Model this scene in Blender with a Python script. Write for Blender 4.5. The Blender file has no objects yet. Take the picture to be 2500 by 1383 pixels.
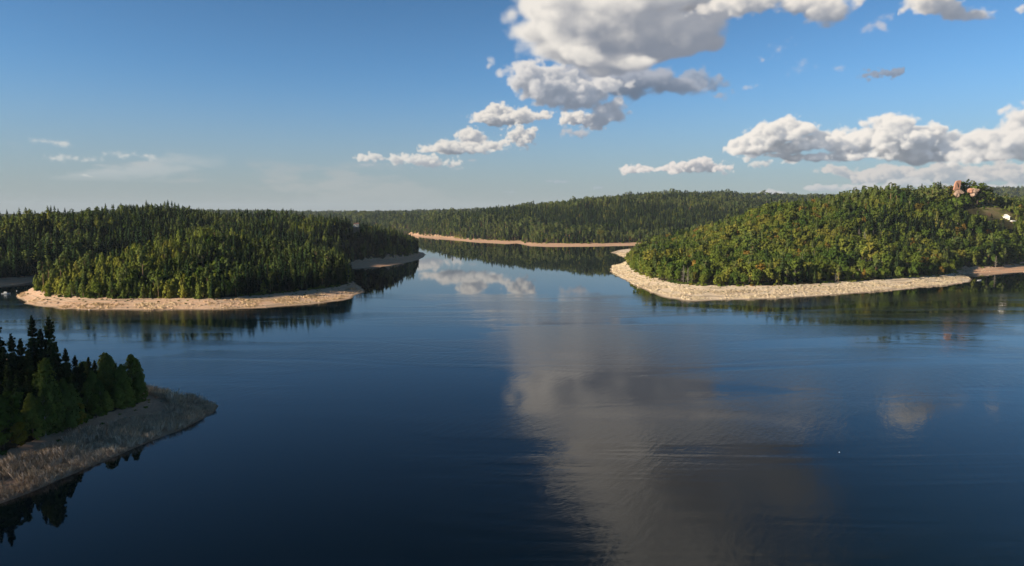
import bpy, math, random
import numpy as np
from mathutils import Vector

# ------------------------------------------------------------------ camera
scene = bpy.context.scene
COL = scene.collection
CAM_Z = 65.0
W0, H0, F0 = 2500.0, 1383.0, 2500.0 * 24.0 / 36.0
PITCH = math.atan((H0 / 2 - 520.0) / F0)
cam_data = bpy.data.cameras.new("camera")
cam_data.lens = 24.0
cam_data.sensor_width = 36.0
cam_data.clip_start = 1.0
cam_data.clip_end = 60000.0
cam = bpy.data.objects.new("camera", cam_data)
cam.location = (0, 0, CAM_Z)
cam.rotation_euler = (math.pi / 2 - PITCH, 0, 0)
COL.objects.link(cam)
scene.camera = cam


def ray(px, py):
    """direction in the world seen at photo pixel (px, py)"""
    u = (px - W0 / 2) / F0
    v = (H0 / 2 - py) / F0
    c, s = math.cos(PITCH), math.sin(PITCH)
    return (u, c + v * s, v * c - s)


def gp(px, py, z=0.0):
    d = ray(px, py)
    t = (z - CAM_Z) / d[2]
    return (d[0] * t, d[1] * t)


def atY(px, py, Y):
    d = ray(px, py)
    t = Y / d[1]
    return (d[0] * t, Y, CAM_Z + d[2] * t)


def project(x, y, z):
    c, s = math.cos(PITCH), math.sin(PITCH)
    zz = z - CAM_Z
    depth = y * c - zz * s
    up = y * s + zz * c
    return W0 / 2 + F0 * x / depth, H0 / 2 - F0 * up / depth


# ------------------------------------------------------------------ sun, sky
SUN_AZ, SUN_EL = -112.0, 22.0          # degrees from the view axis (+Y), clockwise positive
sa, se = math.radians(SUN_AZ), math.radians(SUN_EL)
TO_SUN = Vector((math.sin(sa) * math.cos(se), math.cos(sa) * math.cos(se), math.sin(se)))
sun_data = bpy.data.lights.new("sun", 'SUN')
sun_data.energy = 5.0
sun_data.angle = math.radians(0.6)
sun_data.color = (1.0, 0.86, 0.66)
sun = bpy.data.objects.new("sun", sun_data)
sun.rotation_euler = (-TO_SUN).to_track_quat('-Z', 'Y').to_euler()
COL.objects.link(sun)

scene.view_settings.view_transform = 'Standard'
scene.view_settings.look = 'None'
scene.view_settings.exposure = 0.80
scene.view_settings.gamma = 1.0
scene.cycles.max_bounces = 6
scene.cycles.diffuse_bounces = 2
scene.cycles.glossy_bounces = 3
scene.cycles.transmission_bounces = 2
scene.cycles.volume_bounces = 0
scene.cycles.sample_clamp_indirect = 4.0
scene.cycles.caustics_reflective = False
scene.cycles.caustics_refractive = False


class NT:
    """small helper for writing node trees"""

    def __init__(self, tree):
        self.t = tree
        self.n = tree.nodes
        self.l = tree.links

    def new(self, typ, **kw):
        nd = self.n.new(typ)
        for k, v in kw.items():
            setattr(nd, k, v)
        return nd

    def put(self, sock, val):
        if val is None:
            return
        if isinstance(val, bpy.types.NodeSocket):
            self.l.new(val, sock)
        else:
            sock.default_value = val

    def m(self, op, a, b=None, c=None, clamp=False):
        nd = self.new('ShaderNodeMath', operation=op)
        nd.use_clamp = clamp
        for s, v in zip(nd.inputs, (a, b, c)):
            self.put(s, v)
        return nd.outputs[0]

    def v(self, op, a, b=None, scale=None):
        nd = self.new('ShaderNodeVectorMath', operation=op)
        self.put(nd.inputs[0], a)
        if b is not None:
            self.put(nd.inputs[1], b)
        if scale is not None:
            self.put(nd.inputs['Scale'], scale)
        return nd.outputs['Value'] if op in ('LENGTH', 'DOT_PRODUCT', 'DISTANCE') else nd.outputs['Vector']

    def mix(self, f, a, b):
        nd = self.new('ShaderNodeMix', data_type='RGBA')
        self.put(nd.inputs[0], f)
        self.put(nd.inputs[6], a)
        self.put(nd.inputs[7], b)
        return nd.outputs[2]

    def ss(self, x, lo, hi):
        nd = self.new('ShaderNodeMapRange', interpolation_type='SMOOTHSTEP')
        self.put(nd.inputs[0], x)
        self.put(nd.inputs[1], lo)
        self.put(nd.inputs[2], hi)
        return nd.outputs[0]

    def noise(self, vec, scale, detail=3.0, rough=0.5, dist=0.0, color=False):
        nd = self.new('ShaderNodeTexNoise')
        nd.inputs['Scale'].default_value = scale
        nd.inputs['Detail'].default_value = detail
        nd.inputs['Roughness'].default_value = rough
        nd.inputs['Distortion'].default_value = dist
        self.put(nd.inputs['Vector'], vec)
        return nd.outputs['Color' if color else 'Fac']

    def ramp(self, fac, stops, interp='LINEAR'):
        nd = self.new('ShaderNodeValToRGB')
        cr = nd.color_ramp
        cr.interpolation = interp
        while len(cr.elements) < len(stops):
            cr.elements.new(0.5)
        for e, (p, c) in zip(cr.elements, stops):
            e.position = p
            e.color = (*c, 1) if len(c) == 3 else c
        self.put(nd.inputs[0], fac)
        return nd.outputs[0]


def azel(d):
    L = math.sqrt(sum(c * c for c in d))
    return math.degrees(math.atan2(d[0], d[1])), math.degrees(math.asin(d[2] / L))


def sky_pt(px, py):
    return azel(ray(px, py))


PX = math.degrees(1 / F0)

# ---- clouds: each is a real volume of drops (ellipsoids eroded by billows) marched towards the sun and towards
# the viewer once, here, and kept as a map over azimuth and elevation, like an HDRI of this sky
LIGHT3 = np.array([-0.84, 0.54, 0.0])      # right, up, away: clouds stand further off than the hills, the sun strikes them from the side
rng = np.random.default_rng(7)
NT3 = 72


def worley(cells):
    pts = rng.random((cells, cells, cells, 3))
    q = (np.arange(NT3) + 0.5) / NT3 * cells
    ci = q.astype(int)
    fr = q - ci
    best = np.full((NT3,) * 3, 9.0)
    for i in (-1, 0, 1):
        for j in (-1, 0, 1):
            for k in (-1, 0, 1):
                c = pts[np.ix_((ci + i) % cells, (ci + j) % cells, (ci + k) % cells)]
                dx = c[..., 0] + i - fr[:, None, None]
                dy = c[..., 1] + j - fr[None, :, None]
                dz = c[..., 2] + k - fr[None, None, :]
                np.minimum(best, dx * dx + dy * dy + dz * dz, out=best)
    return 1.0 - np.sqrt(best)


def fbm3():
    w = rng.standard_normal((NT3,) * 3)
    k = np.fft.fftfreq(NT3) * NT3
    kk = np.sqrt(k[:, None, None] ** 2 + k[None, :, None] ** 2 + k[None, None, :] ** 2)
    kk[0, 0, 0] = 1e9
    f = np.fft.ifftn(np.fft.fftn(w) * np.where(kk < 2, 0, kk) ** 0 * kk ** -2.4 * (kk > 1.5)).real
    return (f / f.std()).astype(np.float32)


TILE_B = (0.55 * worley(6) + 0.29 * worley(12) + 0.16 * worley(23)).astype(np.float32)
TILE_B = (TILE_B - TILE_B.mean()) / TILE_B.std()
TILE_F = fbm3()


def samp(tile, x, y, z, f):
    """the periodic tile on a regular grid, linear along each axis in turn"""
    out = tile
    for ax, q in enumerate((x, y, z)):
        u = (q * f) % 1.0 * NT3
        i = np.floor(u).astype(int) % NT3
        t = (u - np.floor(u)).astype(np.float32)
        sh = [1, 1, 1]
        sh[ax] = -1
        t = t.reshape(sh)
        out = np.take(out, i, axis=ax) * (1 - t) + np.take(out, (i + 1) % NT3, axis=ax) * t
    return out


def shift(a, n, ax):
    """value found n cells further along the axis (n may be fractional); nothing beyond the edge"""
    i = int(math.floor(n))
    t = n - i
    def one(k):
        if k == 0:
            return a
        r = np.zeros_like(a)
        src = [slice(None)] * 3
        dst = [slice(None)] * 3
        if k > 0:
            if k < a.shape[ax]:
                src[ax] = slice(k, None); dst[ax] = slice(0, -k)
                r[tuple(dst)] = a[tuple(src)]
        elif -k < a.shape[ax]:
            src[ax] = slice(0, k); dst[ax] = slice(-k, None)
            r[tuple(dst)] = a[tuple(src)]
        return r
    r0 = one(i)
    return r0 if t < 1e-3 else r0 * (1 - t) + one(i + 1) * t


MAP_AZ, MAP_EL, MAP_STEP = (-62.0, 62.0), (-1.0, 61.0), 0.055
MW = int((MAP_AZ[1] - MAP_AZ[0]) / MAP_STEP)
MH = int((MAP_EL[1] - MAP_EL[0]) / MAP_STEP)
SKYMAP = np.zeros((MH, MW, 4), np.float32)              # colour times cover, cover


def cloud(blobs, step=0.055, feat=1.0, erode=0.5, dens=9.0, flat=0.0, seed=0, shade=(0.24, 0.285, 0.365),
          lit=(0.86, 0.80, 0.73), soft=0.0, haze=0.0, thick=1.0, warp=0.35, sun_pull=1.0, drop=0.5, bias=0.0, uk=0.15):
    """blobs: (px, py, rx, ry[, depth offset in px]) in photograph pixels, or mirrored pixels of the water"""
    B = []
    for b in blobs:
        a, e = sky_pt(b[0], b[1])
        dz = b[4] * PX if len(b) > 4 else 0.0
        B.append((a, e, dz, b[2] * PX, b[3] * PX, thick * 0.75 * (b[2] * b[3]) ** 0.5 * PX + 0.1 * b[2] * PX))
    B = np.array(B)
    mg = 0.6 * feat + 2 * step
    x0, x1 = (B[:, 0] - B[:, 3]).min() - mg, (B[:, 0] + B[:, 3]).max() + mg
    y0, y1 = (B[:, 1] - B[:, 4]).min() - mg, (B[:, 1] + B[:, 4]).max() + mg
    z0, z1 = (B[:, 2] - B[:, 5]).min() - mg * .6, (B[:, 2] + B[:, 5]).max() + mg * .6
    zs = step * 1.6
    x = np.arange(x0, x1, step); y = np.arange(y0, y1, step); z = np.arange(z0, z1, zs)
    ox, oy, oz = seed * 3.7, seed * 1.9, seed * 5.1
    wx = samp(TILE_F, x + ox, y + oy, z + oz, 0.05 / feat) * warp * feat
    wy = samp(TILE_F, x + oy + 7, y + oz, z + ox, 0.05 / feat) * warp * feat * .7
    mass = np.full((len(x), len(y), len(z)), -1.0, np.float32)
    for (a, e, dz, rx, ry, rz) in B:
        ix = slice(max(0, int((a - rx * 1.35 - mg - x0) / step)), int((a + rx * 1.35 + mg - x0) / step) + 1)
        iy = slice(max(0, int((e - ry * 1.35 - mg - y0) / step)), int((e + ry * 1.35 + mg - y0) / step) + 1)
        iz = slice(max(0, int((dz - rz * 1.35 - mg - z0) / zs)), int((dz + rz * 1.35 + mg - z0) / zs) + 1)
        X = (x[ix][:, None, None] - a + wx[ix, iy, iz]) / rx
        Y = (y[iy][None, :, None] - e + wy[ix, iy, iz]) / ry
        if flat:
            Y = np.where(Y < 0, Y * (1 + flat), Y)       # a flatter base
        Z = (z[iz][None, None, :] - dz) / rz
        m = 1 - np.sqrt(X * X + Y * Y + Z * Z)
        m *= min(1.0, 0.35 + 0.28 * min(rx, ry))
        np.maximum(mass[ix, iy, iz], m, out=mass[ix, iy, iz])
    n = samp(TILE_B, x + ox, y * 1.15 + oy, z + oz, 0.10 / feat) * 0.50 + samp(TILE_F, x + oz, y + ox, z + oy, 0.07 / feat) * 0.50 \
        + samp(TILE_F, x + oy, y * 1.3 + oz, z + ox, 0.26 / feat) * 0.30 \
        + samp(TILE_B, x + oy, y * 1.1 + ox, z, 0.31 / feat) * 0.08
    d = mass + erode * 0.30 * n - 0.02 + bias
    d = np.clip(d / (0.24 + soft), 0, 1) ** (1.5 + soft * 3) * (mass > -0.55)
    d *= dens
    # towards the sun
    tau = np.zeros_like(d)
    s = step * 0.8
    for k in range(13):
        L = s * (1.42 ** k - 1) / 0.42 + s * 0.5
        w = s * 1.42 ** k
        q = shift(d, LIGHT3[0] * L / step, 0)
        q = shift(q, LIGHT3[1] * L / step, 1)
        q = shift(q, LIGHT3[2] * L / zs, 2)
        tau += q * w
    up = np.zeros_like(d)
    for k, L in enumerate((0.12, 0.35, 0.8, 1.6, 3.0)):
        up += shift(d, L / step, 1) * (0.2, 0.3, 0.6, 1.0, 1.4)[k]
    T = 0.66 * np.exp(-tau * 0.42 * sun_pull) + 0.26 * np.exp(-tau * 0.14 * sun_pull) + 0.08 * np.exp(-tau * 0.04)
    # towards the viewer
    cum = np.cumsum(d, axis=2) * zs
    trans = np.exp(-(cum - d * zs * 0.5))
    wgt = trans * (1 - np.exp(-d * zs))
    A = wgt.sum(2)
    A1 = 1 - np.exp(-cum[:, :, -1])
    Lg = (wgt * T).sum(2) / np.maximum(A, 1e-5)
    U = (wgt * np.exp(-up * uk)).sum(2) / np.maximum(A, 1e-5)
    Lg = np.clip(Lg * 1.3 * (0.50 + 0.50 * U), 0, 1)[..., None]
    amb = (1 - drop * 0.45 * (1 - U))[..., None]
    colr = np.array(shade) * amb * (1 - Lg) + np.array(lit) * Lg
    if haze:
        colr = colr * (1 - haze) + np.array((0.46, 0.54, 0.58)) * haze
    rgba = np.concatenate([colr * A1[..., None], A1[..., None]], 2).transpose(1, 0, 2)     # rows: elevation
    # into the map, bilinear
    mx = MAP_AZ[0] + (np.arange(MW) + 0.5) * MAP_STEP
    my = MAP_EL[0] + (np.arange(MH) + 0.5) * MAP_STEP
    sx = np.where((mx > x[0]) & (mx < x[-1]))[0]
    sy = np.where((my > y[0]) & (my < y[-1]))[0]
    if not len(sx) or not len(sy):
        return
    u = (mx[sx] - x[0]) / step; v = (my[sy] - y[0]) / step
    i = np.minimum(u.astype(int), len(x) - 2); j = np.minimum(v.astype(int), len(y) - 2)
    fu = (u - i)[None, :, None]; fv = (v - j)[:, None, None]
    r = (rgba[np.ix_(j, i)] * (1 - fu) + rgba[np.ix_(j, i + 1)] * fu) * (1 - fv) \
        + (rgba[np.ix_(j + 1, i)] * (1 - fu) + rgba[np.ix_(j + 1, i + 1)] * fu) * fv
    dst = SKYMAP[sy[0]:sy[-1] + 1, sx[0]:sx[-1] + 1]
    dst[...] = r + dst * (1 - r[..., 3:4])


def veil_over(px0, px1, py0, py1, stretch, lo, hi, amount, col, seed):
    mx = MAP_AZ[0] + (np.arange(MW) + 0.5) * MAP_STEP
    my = MAP_EL[0] + (np.arange(MH) + 0.5) * MAP_STEP
    a0, e1 = sky_pt(px0, py0); a1, e0 = sky_pt(px1, py1)
    sx = np.where((mx > a0) & (mx < a1))[0]; sy = np.where((my > e0) & (my < e1))[0]
    yy = my[sy]
    n = samp(TILE_F, mx[sx] + seed, yy * stretch, np.array([seed * 1.3]), 0.028)[:, :, 0].T \
        + 0.5 * samp(TILE_F, mx[sx] * 1.0 + seed, yy * stretch * 1.2, np.array([seed * 2.3]), 0.09)[:, :, 0].T
    w = np.sin(np.pi * (mx[sx] - a0) / (a1 - a0)) ** 0.6
    h = np.sin(np.pi * (yy - e0) / (e1 - e0)) ** 0.8
    A = np.clip((n - lo) / (hi - lo), 0, 1)
    A = (A * A * (3 - 2 * A) * w[None, :] * h[:, None] * amount)[..., None]
    dst = SKYMAP[sy[0]:sy[-1] + 1, sx[0]:sx[-1] + 1]
    dst[..., :3] = dst[..., :3] * (1 - A) + np.array(col) * A
    dst[..., 3:4] = dst[..., 3:4] * (1 - A) + A


# the part of the big cloud above the frame: what the near water mirrors
cloud([(1950, -560, 360, 120), (1750, -640, 300, 120), (2350, -900, 520, 200)],
      step=.30, feat=4.0, erode=.55, seed=75, dens=1.0, soft=.5, bias=.05, lit=(.86, .80, .70), shade=(.24, .235, .23), thick=.8)
cloud([(1960, -190, 240, 110), (1850, -270, 220, 100), (2050, -300, 160, 80)],
      step=.30, feat=4.0, erode=.5, seed=73, dens=.8, soft=.6, bias=.05, lit=(.34, .34, .35), shade=(.12, .135, .17), thick=.8)
cloud([(1500, -110, 180, 95), (1600, -250, 200, 130), (1690, -440, 220, 170), (1720, -60, 180, 70)],
      step=.25, feat=3.2, erode=.55, seed=71, dens=1.4, soft=.3, bias=.03, lit=(.98, .91, .81), shade=(.22, .225, .25), thick=.8)

# thin high veils low in the west and middle
veil_over(-250, 560, 330, 450, 3.2, -0.2, 1.5, 0.80, (0.50, 0.54, 0.55), 3.1)
veil_over(250, 1200, 370, 500, 3.4, 0.0, 1.8, 0.50, (0.47, 0.48, 0.48), 8.4)
# pale pinkish layer low behind the bank
cloud([(2060, 430, 55, 17), (2170, 427, 100, 20), (2270, 422, 90, 22), (2380, 427, 100, 20), (2450, 430, 110, 18), (2600, 430, 110, 24)],
      feat=0.7, erode=.8, seed=11, haze=.42, flat=.5, lit=(.80, .69, .62))
cloud([(2010, 456, 38, 9), (2100, 460, 60, 10), (2220, 456, 80, 9), (2400, 458, 90, 8)], feat=.5, seed=12, haze=.6, flat=.6, lit=(.80, .68, .62))
cloud([(1860, 470, 26, 8), (1890, 474, 30, 5)], feat=.4, seed=13, haze=.6, lit=(.85, .70, .62))
# low bank on the right
cloud([(1860, 352, 62, 38), (1905, 328, 58, 42), (1945, 322, 36, 32), (1990, 362, 75, 30), (1880, 372, 85, 22), (1840, 365, 40, 24),
       (2165, 335, 66, 50, -20), (2195, 345, 60, 42, -30), (2090, 352, 85, 30), (2245, 345, 60, 28), (2330, 362, 75, 32), (2300, 375, 110, 22),
       (2390, 378, 50, 18), (2130, 376, 150, 20), (1990, 388, 120, 14)],
      feat=.85, erode=.62, seed=21, flat=.9, dens=9, haze=.06, uk=.09, sun_pull=.8, lit=(.95, .88, .80), shade=(.30, .345, .42), drop=1.2)
cloud([(2482, 318, 32, 42), (2450, 345, 75, 34), (2510, 350, 90, 48), (2480, 378, 120, 24), (2600, 330, 120, 60)], feat=.85, erode=.6, seed=27, flat=.9,
      dens=8, haze=.10, uk=.09, sun_pull=.8, lit=(.92, .85, .78), shade=(.30, .345, .42), drop=1.2)
cloud([(1620, 416, 95, 10), (1660, 409, 50, 16), (1705, 406, 36, 18), (1690, 416, 85, 13), (1775, 409, 20, 13)],
      feat=.42, erode=.65, seed=22, flat=1.2, haze=.15, lit=(.92, .82, .75), drop=1.2)
cloud([(1855, 402, 20, 8)], feat=.3, seed=24, haze=.35)
# row of small cumulus stepping down to the left
cloud([(1185, 290, 46, 20), (1205, 276, 34, 20), (1240, 272, 42, 22), (1250, 290, 100, 20), (1325, 290, 34, 20)], feat=.5, erode=.55, seed=31, flat=.8, haze=.05, drop=1.)
cloud([(1400, 294, 46, 15), (1440, 300, 30, 16)], feat=.45, seed=32, erode=.7)
cloud([(1410, 322, 34, 9)], feat=.4, seed=33, erode=.9, lit=(.5, .52, .56), dens=4)
cloud([(1140, 336, 34, 20), (1170, 340, 20, 12)], feat=.4, seed=34, haze=.08)
cloud([(1130, 366, 100, 16), (1110, 358, 60, 12), (1195, 362, 38, 20)], feat=.45, seed=35, flat=1.0, haze=.12, drop=1.2)
cloud([(1268, 332, 38, 24), (1250, 345, 36, 10)], feat=.4, seed=36, erode=.75, haze=.08)
cloud([(900, 387, 30, 8), (930, 388, 26, 8), (985, 390, 36, 13), (1030, 396, 55, 13), (1085, 400, 36, 12)], feat=.35, erode=.9, seed=37, haze=.22, flat=.6, dens=7)
cloud([(895, 403, 18, 3), (1115, 414, 16, 3), (1155, 392, 18, 3), (865, 424, 9, 2), (1225, 375, 8, 3), (1070, 345, 8, 5)], feat=.25, seed=38, lit=(.4, .45, .5), haze=.3, dens=4)
cloud([(1362, 442, 28, 3.5), (1460, 462, 15, 3), (1250, 470, 20, 2)], feat=.25, seed=39, lit=(.38, .43, .5), haze=.3, dens=4)
# the big cloud's cool grey tail, its lower left lobes, then the body
cloud([(1700, 180, 48, 26), (1745, 192, 34, 18), (1715, 195, 60, 18)], feat=.8, erode=.7, seed=41, lit=(.36, .42, .52), shade=(.17, .23, .33), dens=6, soft=.1)
cloud([(1758, 232, 22, 10), (1775, 240, 12, 6)], feat=.4, erode=1., seed=42, lit=(.36, .42, .52), shade=(.2, .26, .36), dens=3, soft=.3)
cloud([(1540, 205, 130, 34), (1640, 210, 90, 26), (1460, 190, 120, 32), (1600, 225, 110, 16)], feat=1.1, erode=.55, seed=43, lit=(.42, .45, .52), shade=(.155, .205, .29), dens=6, soft=.12)
cloud([(1285, 190, 84, 32), (1350, 208, 95, 36), (1420, 235, 80, 36), (1475, 262, 58, 34), (1500, 278, 32, 18), (1460, 215, 90, 26)],
      feat=.8, erode=.75, seed=44, lit=(.76, .73, .71), shade=(.25, .30, .385), dens=7, soft=.12)
cloud([(1320, 85, 125, 66), (1245, 100, 75, 40), (1275, 50, 80, 40), (1300, 130, 90, 36), (1400, 40, 170, 60), (1450, 95, 150, 60), (1560, 60, 160, 70), (1680, 70, 110, 62), (1640, 105, 140, 36),
       (1480, 130, 130, 34, -60), (1550, 140, 90, 26, -80), (1380, 150, 120, 34), (1480, 170, 110, 30), (1310, 10, 130, 40), (1235, 22, 40, 20), (1380, -30, 190, 50), (1560, -40, 200, 60),
       (1740, 20, 80, 40), (1750, 100, 50, 30)],
      feat=2.1, erode=.66, seed=45, dens=3.8, soft=.15, bias=.08, warp=.5, uk=.045, sun_pull=.50, flat=.2, lit=(.86, .81, .745), shade=(.22, .255, .325), thick=1.1)
cloud([(1820, 5, 110, 22), (1930, 0, 90, 20), (2025, 22, 50, 34), (2010, 0, 70, 20)], feat=1.1, erode=.7, seed=46, dens=5, soft=.12)
# pieces on the upper right
cloud([(2285, 4, 50, 28), (2320, 22, 36, 18), (2370, 30, 36, 6)], feat=.8, erode=.8, seed=51, dens=6, soft=.1)
cloud([(2145, 66, 36, 9), (2165, 38, 30, 8), (2120, 70, 20, 14)], feat=.6, erode=1., seed=52, dens=2.0, soft=.4, lit=(.60, .60, .64))
cloud([(2495, 26, 14, 8)], feat=.4, seed=53, dens=6)
cloud([(1965, 158, 36, 11), (2055, 166, 22, 12), (1905, 112, 22, 9), (1885, 130, 18, 7), (1918, 180, 16, 6), (1828, 210, 14, 9)],
      feat=.5, erode=1.1, seed=54, dens=1.8, soft=.4, lit=(.60, .60, .64))
cloud([(2138, 182, 32, 8), (2180, 184, 14, 5)], feat=.35, erode=.9, seed=55, lit=(.30, .36, .46), shade=(.2, .26, .36), dens=7)
# small flat ones on the left
cloud([(128, 347, 34, 6), (165, 388, 36, 5), (262, 375, 14, 5), (292, 376, 22, 5), (360, 385, 20, 5), (232, 387, 18, 5), (398, 389, 7, 3), (410, 367, 12, 2),
       (205, 428, 18, 2.5)], feat=.3, erode=.9, seed=61, dens=2.6, haze=.45, soft=.3, bias=.06)
SKYMAP[..., :3] /= np.maximum(SKYMAP[..., 3:4], 1e-4)
sky_img = bpy.data.images.new("cloud_map", MW, MH, alpha=True, float_buffer=True, is_data=True)
sky_img.alpha_mode = 'CHANNEL_PACKED'
sky_img.pixels.foreach_set(SKYMAP.astype(np.float32).ravel())
sky_img.pack()

world = bpy.data.worlds.new("World")
scene.world = world
world.use_nodes = True
world.cycles.sampling_method = 'MANUAL'
world.cycles.sample_map_resolution = 1024
wt = NT(world.node_tree)
wt.n.clear()
tc = wt.new('ShaderNodeTexCoord')
sep = wt.new('ShaderNodeSeparateXYZ')
wt.put(sep.inputs[0], tc.outputs['Generated'])
az = wt.m('MULTIPLY', wt.m('ARCTAN2', sep.outputs[0], sep.outputs[1]), 180 / math.pi)
el = wt.m('MULTIPLY', wt.m('ARCSINE', sep.outputs[2]), 180 / math.pi)
comb = wt.new('ShaderNodeCombineXYZ')
wt.put(comb.inputs[0], wt.m('MULTIPLY_ADD', az, 1 / (MAP_AZ[1] - MAP_AZ[0]), -MAP_AZ[0] / (MAP_AZ[1] - MAP_AZ[0])))
wt.put(comb.inputs[1], wt.m('MULTIPLY_ADD', el, 1 / (MAP_EL[1] - MAP_EL[0]), -MAP_EL[0] / (MAP_EL[1] - MAP_EL[0])))
it = wt.new('ShaderNodeTexImage', image=sky_img, extension='CLIP', interpolation='Linear')
wt.put(it.inputs[0], comb.outputs[0])

sky = wt.new('ShaderNodeTexSky', sky_type='NISHITA')
sky.sun_disc = False
sky.sun_elevation = se
sky.sun_rotation = sa
sky.altitude = 300
sky.air_density = 1.0
sky.dust_density = 0.35
sky.ozone_density = 3.5
SKY_STRENGTH = 0.058
skyc = wt.v('MULTIPLY', sky.outputs[0], (0.80 * SKY_STRENGTH, 1.0 * SKY_STRENGTH, 1.16 * SKY_STRENGTH))
high = wt.ss(el, 8.0, 38.0)                     # the sky deepens away from the horizon, square to the sun
skyc = wt.v('MULTIPLY', skyc, wt.mix(high, (0.93, 1.05, 1.08, 1), (0.20, 0.44, 0.42, 1)))
low = wt.m('POWER', wt.ss(el, 12.5, -0.5), 1.3)
skyc = wt.mix(wt.m('MULTIPLY', low, 0.84), skyc, (0.194, 0.206, 0.213, 1))      # dust in the lowest air
final = wt.mix(it.outputs['Alpha'], skyc, wt.v('SCALE', it.outputs['Color'], scale=0.58))
bg = wt.new('ShaderNodeBackground')
wt.put(bg.inputs[0], final)
bg.inputs[1].default_value = 1.0
wo = wt.new('ShaderNodeOutputWorld')
wt.l.new(bg.outputs[0], wo.inputs[0])

#==REST
import os
# ================================================================== helpers
def link(o, parent=None):
    COL.objects.link(o)
    if parent is not None:
        o.parent = parent
    return o


def tag(o, label=None, cat=None, group=None, kind=None):
    if label: o["label"] = label
    if cat: o["category"] = cat
    if group: o["group"] = group
    if kind: o["kind"] = kind
    return o


def empty(name, loc, rz=0.0, sc=1.0):
    o = bpy.data.objects.new(name, None)
    o.location = loc
    o.rotation_euler = (0, 0, rz)
    o.scale = (sc, sc, sc) if not hasattr(sc, '__len__') else sc
    o.empty_display_size = 1
    COL.objects.link(o)
    return o


class Geo:
    """collects polygons with a material slot, a per-face tint and shading normals"""

    def __init__(self):
        self.v, self.f, self.mi, self.tint, self.nrm = [], [], [], [], []
        self.n = 0

    def quads(self, c, a, b, nrm, mat=0, tint=None):
        """quads at centres c spanned by half-vectors a, b"""
        k = len(c)
        back = (np.cross(a, b) * nrm).sum(1) < 0            # wind every face towards its shading normal
        b = np.where(back[:, None], -b, b)
        v = np.stack([c - a - b, c + a - b, c + a + b, c - a + b], 1).reshape(-1, 3)
        self.v.append(v)
        idx = self.n + np.arange(4 * k).reshape(-1, 4)
        self.f.append(idx)
        self.mi.append(np.full(k, mat))
        self.tint.append(np.full(k, 0.5) if tint is None else tint)
        self.nrm.append(np.repeat(nrm, 4, 0))
        self.n += 4 * k

    def tube(self, pts, rad, sides=6, mat=0):
        pts = np.array(pts, float)
        k = len(pts)
        ang = np.arange(sides) * 2 * math.pi / sides
        d = np.gradient(pts, axis=0)
        d /= np.maximum(np.linalg.norm(d, axis=1, keepdims=True), 1e-9)
        ref = np.where(np.abs(d[:, 2:3]) > 0.9, np.array([[1.0, 0, 0]]), np.array([[0, 0, 1.0]]))
        s = np.cross(d, ref); s /= np.linalg.norm(s, axis=1, keepdims=True)
        t = np.cross(d, s)
        ring = np.cos(ang)[None, :, None] * s[:, None, :] + np.sin(ang)[None, :, None] * t[:, None, :]
        v = pts[:, None, :] + ring * np.array(rad)[:, None, None]
        self.v.append(v.reshape(-1, 3))
        i = np.arange(k - 1)[:, None] * sides
        j = np.arange(sides)[None, :]
        jn = (j + 1) % sides
        q = np.stack([i + j, i + jn, i + sides + jn, i + sides + j], -1).reshape(-1, 4) + self.n
        self.f.append(q)
        self.mi.append(np.full(len(q), mat))
        self.tint.append(np.full(len(q), 0.5))
        self.nrm.append(ring.reshape(-1, 3))
        self.n += k * sides

    def mesh(self, name, mats, custom=True):
        me = bpy.data.meshes.new(name)
        v = np.concatenate(self.v); f = np.concatenate(self.f)
        me.vertices.add(len(v)); me.vertices.foreach_set('co', v.astype(np.float32).ravel())
        me.loops.add(f.size); me.loops.foreach_set('vertex_index', f.astype(np.int32).ravel())
        me.polygons.add(len(f)); me.polygons.foreach_set('loop_start', (np.arange(len(f)) * 4).astype(np.int32))
        me.update(calc_edges=True)
        me.polygons.foreach_set('material_index', np.concatenate(self.mi).astype(np.int32))
        at = me.attributes.new('tint', 'FLOAT', 'FACE')
        at.data.foreach_set('value', np.concatenate(self.tint).astype(np.float32))
        for m in mats:
            me.materials.append(m)
        if custom:
            n = np.concatenate(self.nrm); n = n / np.maximum(np.linalg.norm(n, axis=1, keepdims=True), 1e-9)
            me.normals_split_custom_set_from_vertices(n.tolist())
        return me


def poly_mesh(name, verts, faces, mats, parent=None, mi=None, smooth=False, bevel=0.0):
    me = bpy.data.meshes.new(name)
    me.from_pydata([tuple(v) for v in verts], [], faces)
    for m in (mats if isinstance(mats, (list, tuple)) else [mats]):
        me.materials.append(m)
    if mi is not None:
        me.polygons.foreach_set('material_index', mi)
    if smooth:
        me.polygons.foreach_set('use_smooth', [True] * len(faces))
    me.update()
    o = link(bpy.data.objects.new(name, me), parent)
    if bevel:
        md = o.modifiers.new('bevel', 'BEVEL'); md.width = bevel; md.segments = 2
    return o


def box(x0, x1, y0, y1, z0, z1):
    v = [(x0, y0, z0), (x1, y0, z0), (x1, y1, z0), (x0, y1, z0), (x0, y0, z1), (x1, y0, z1), (x1, y1, z1), (x0, y1, z1)]
    f = [(0, 3, 2, 1), (4, 5, 6, 7), (0, 1, 5, 4), (1, 2, 6, 5), (2, 3, 7, 6), (3, 0, 4, 7)]
    return v, f


def boxes(lst):
    V, F = [], []
    for b in lst:
        v, f = box(*b)
        F += [tuple(i + len(V) for i in q) for q in f]
        V += v
    return V, F


# ================================================================== materials
def new_mat(name):
    m = bpy.data.materials.new(name)
    m.use_nodes = True
    t = NT(m.node_tree)
    return m, t, m.node_tree.nodes['Principled BSDF']


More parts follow.
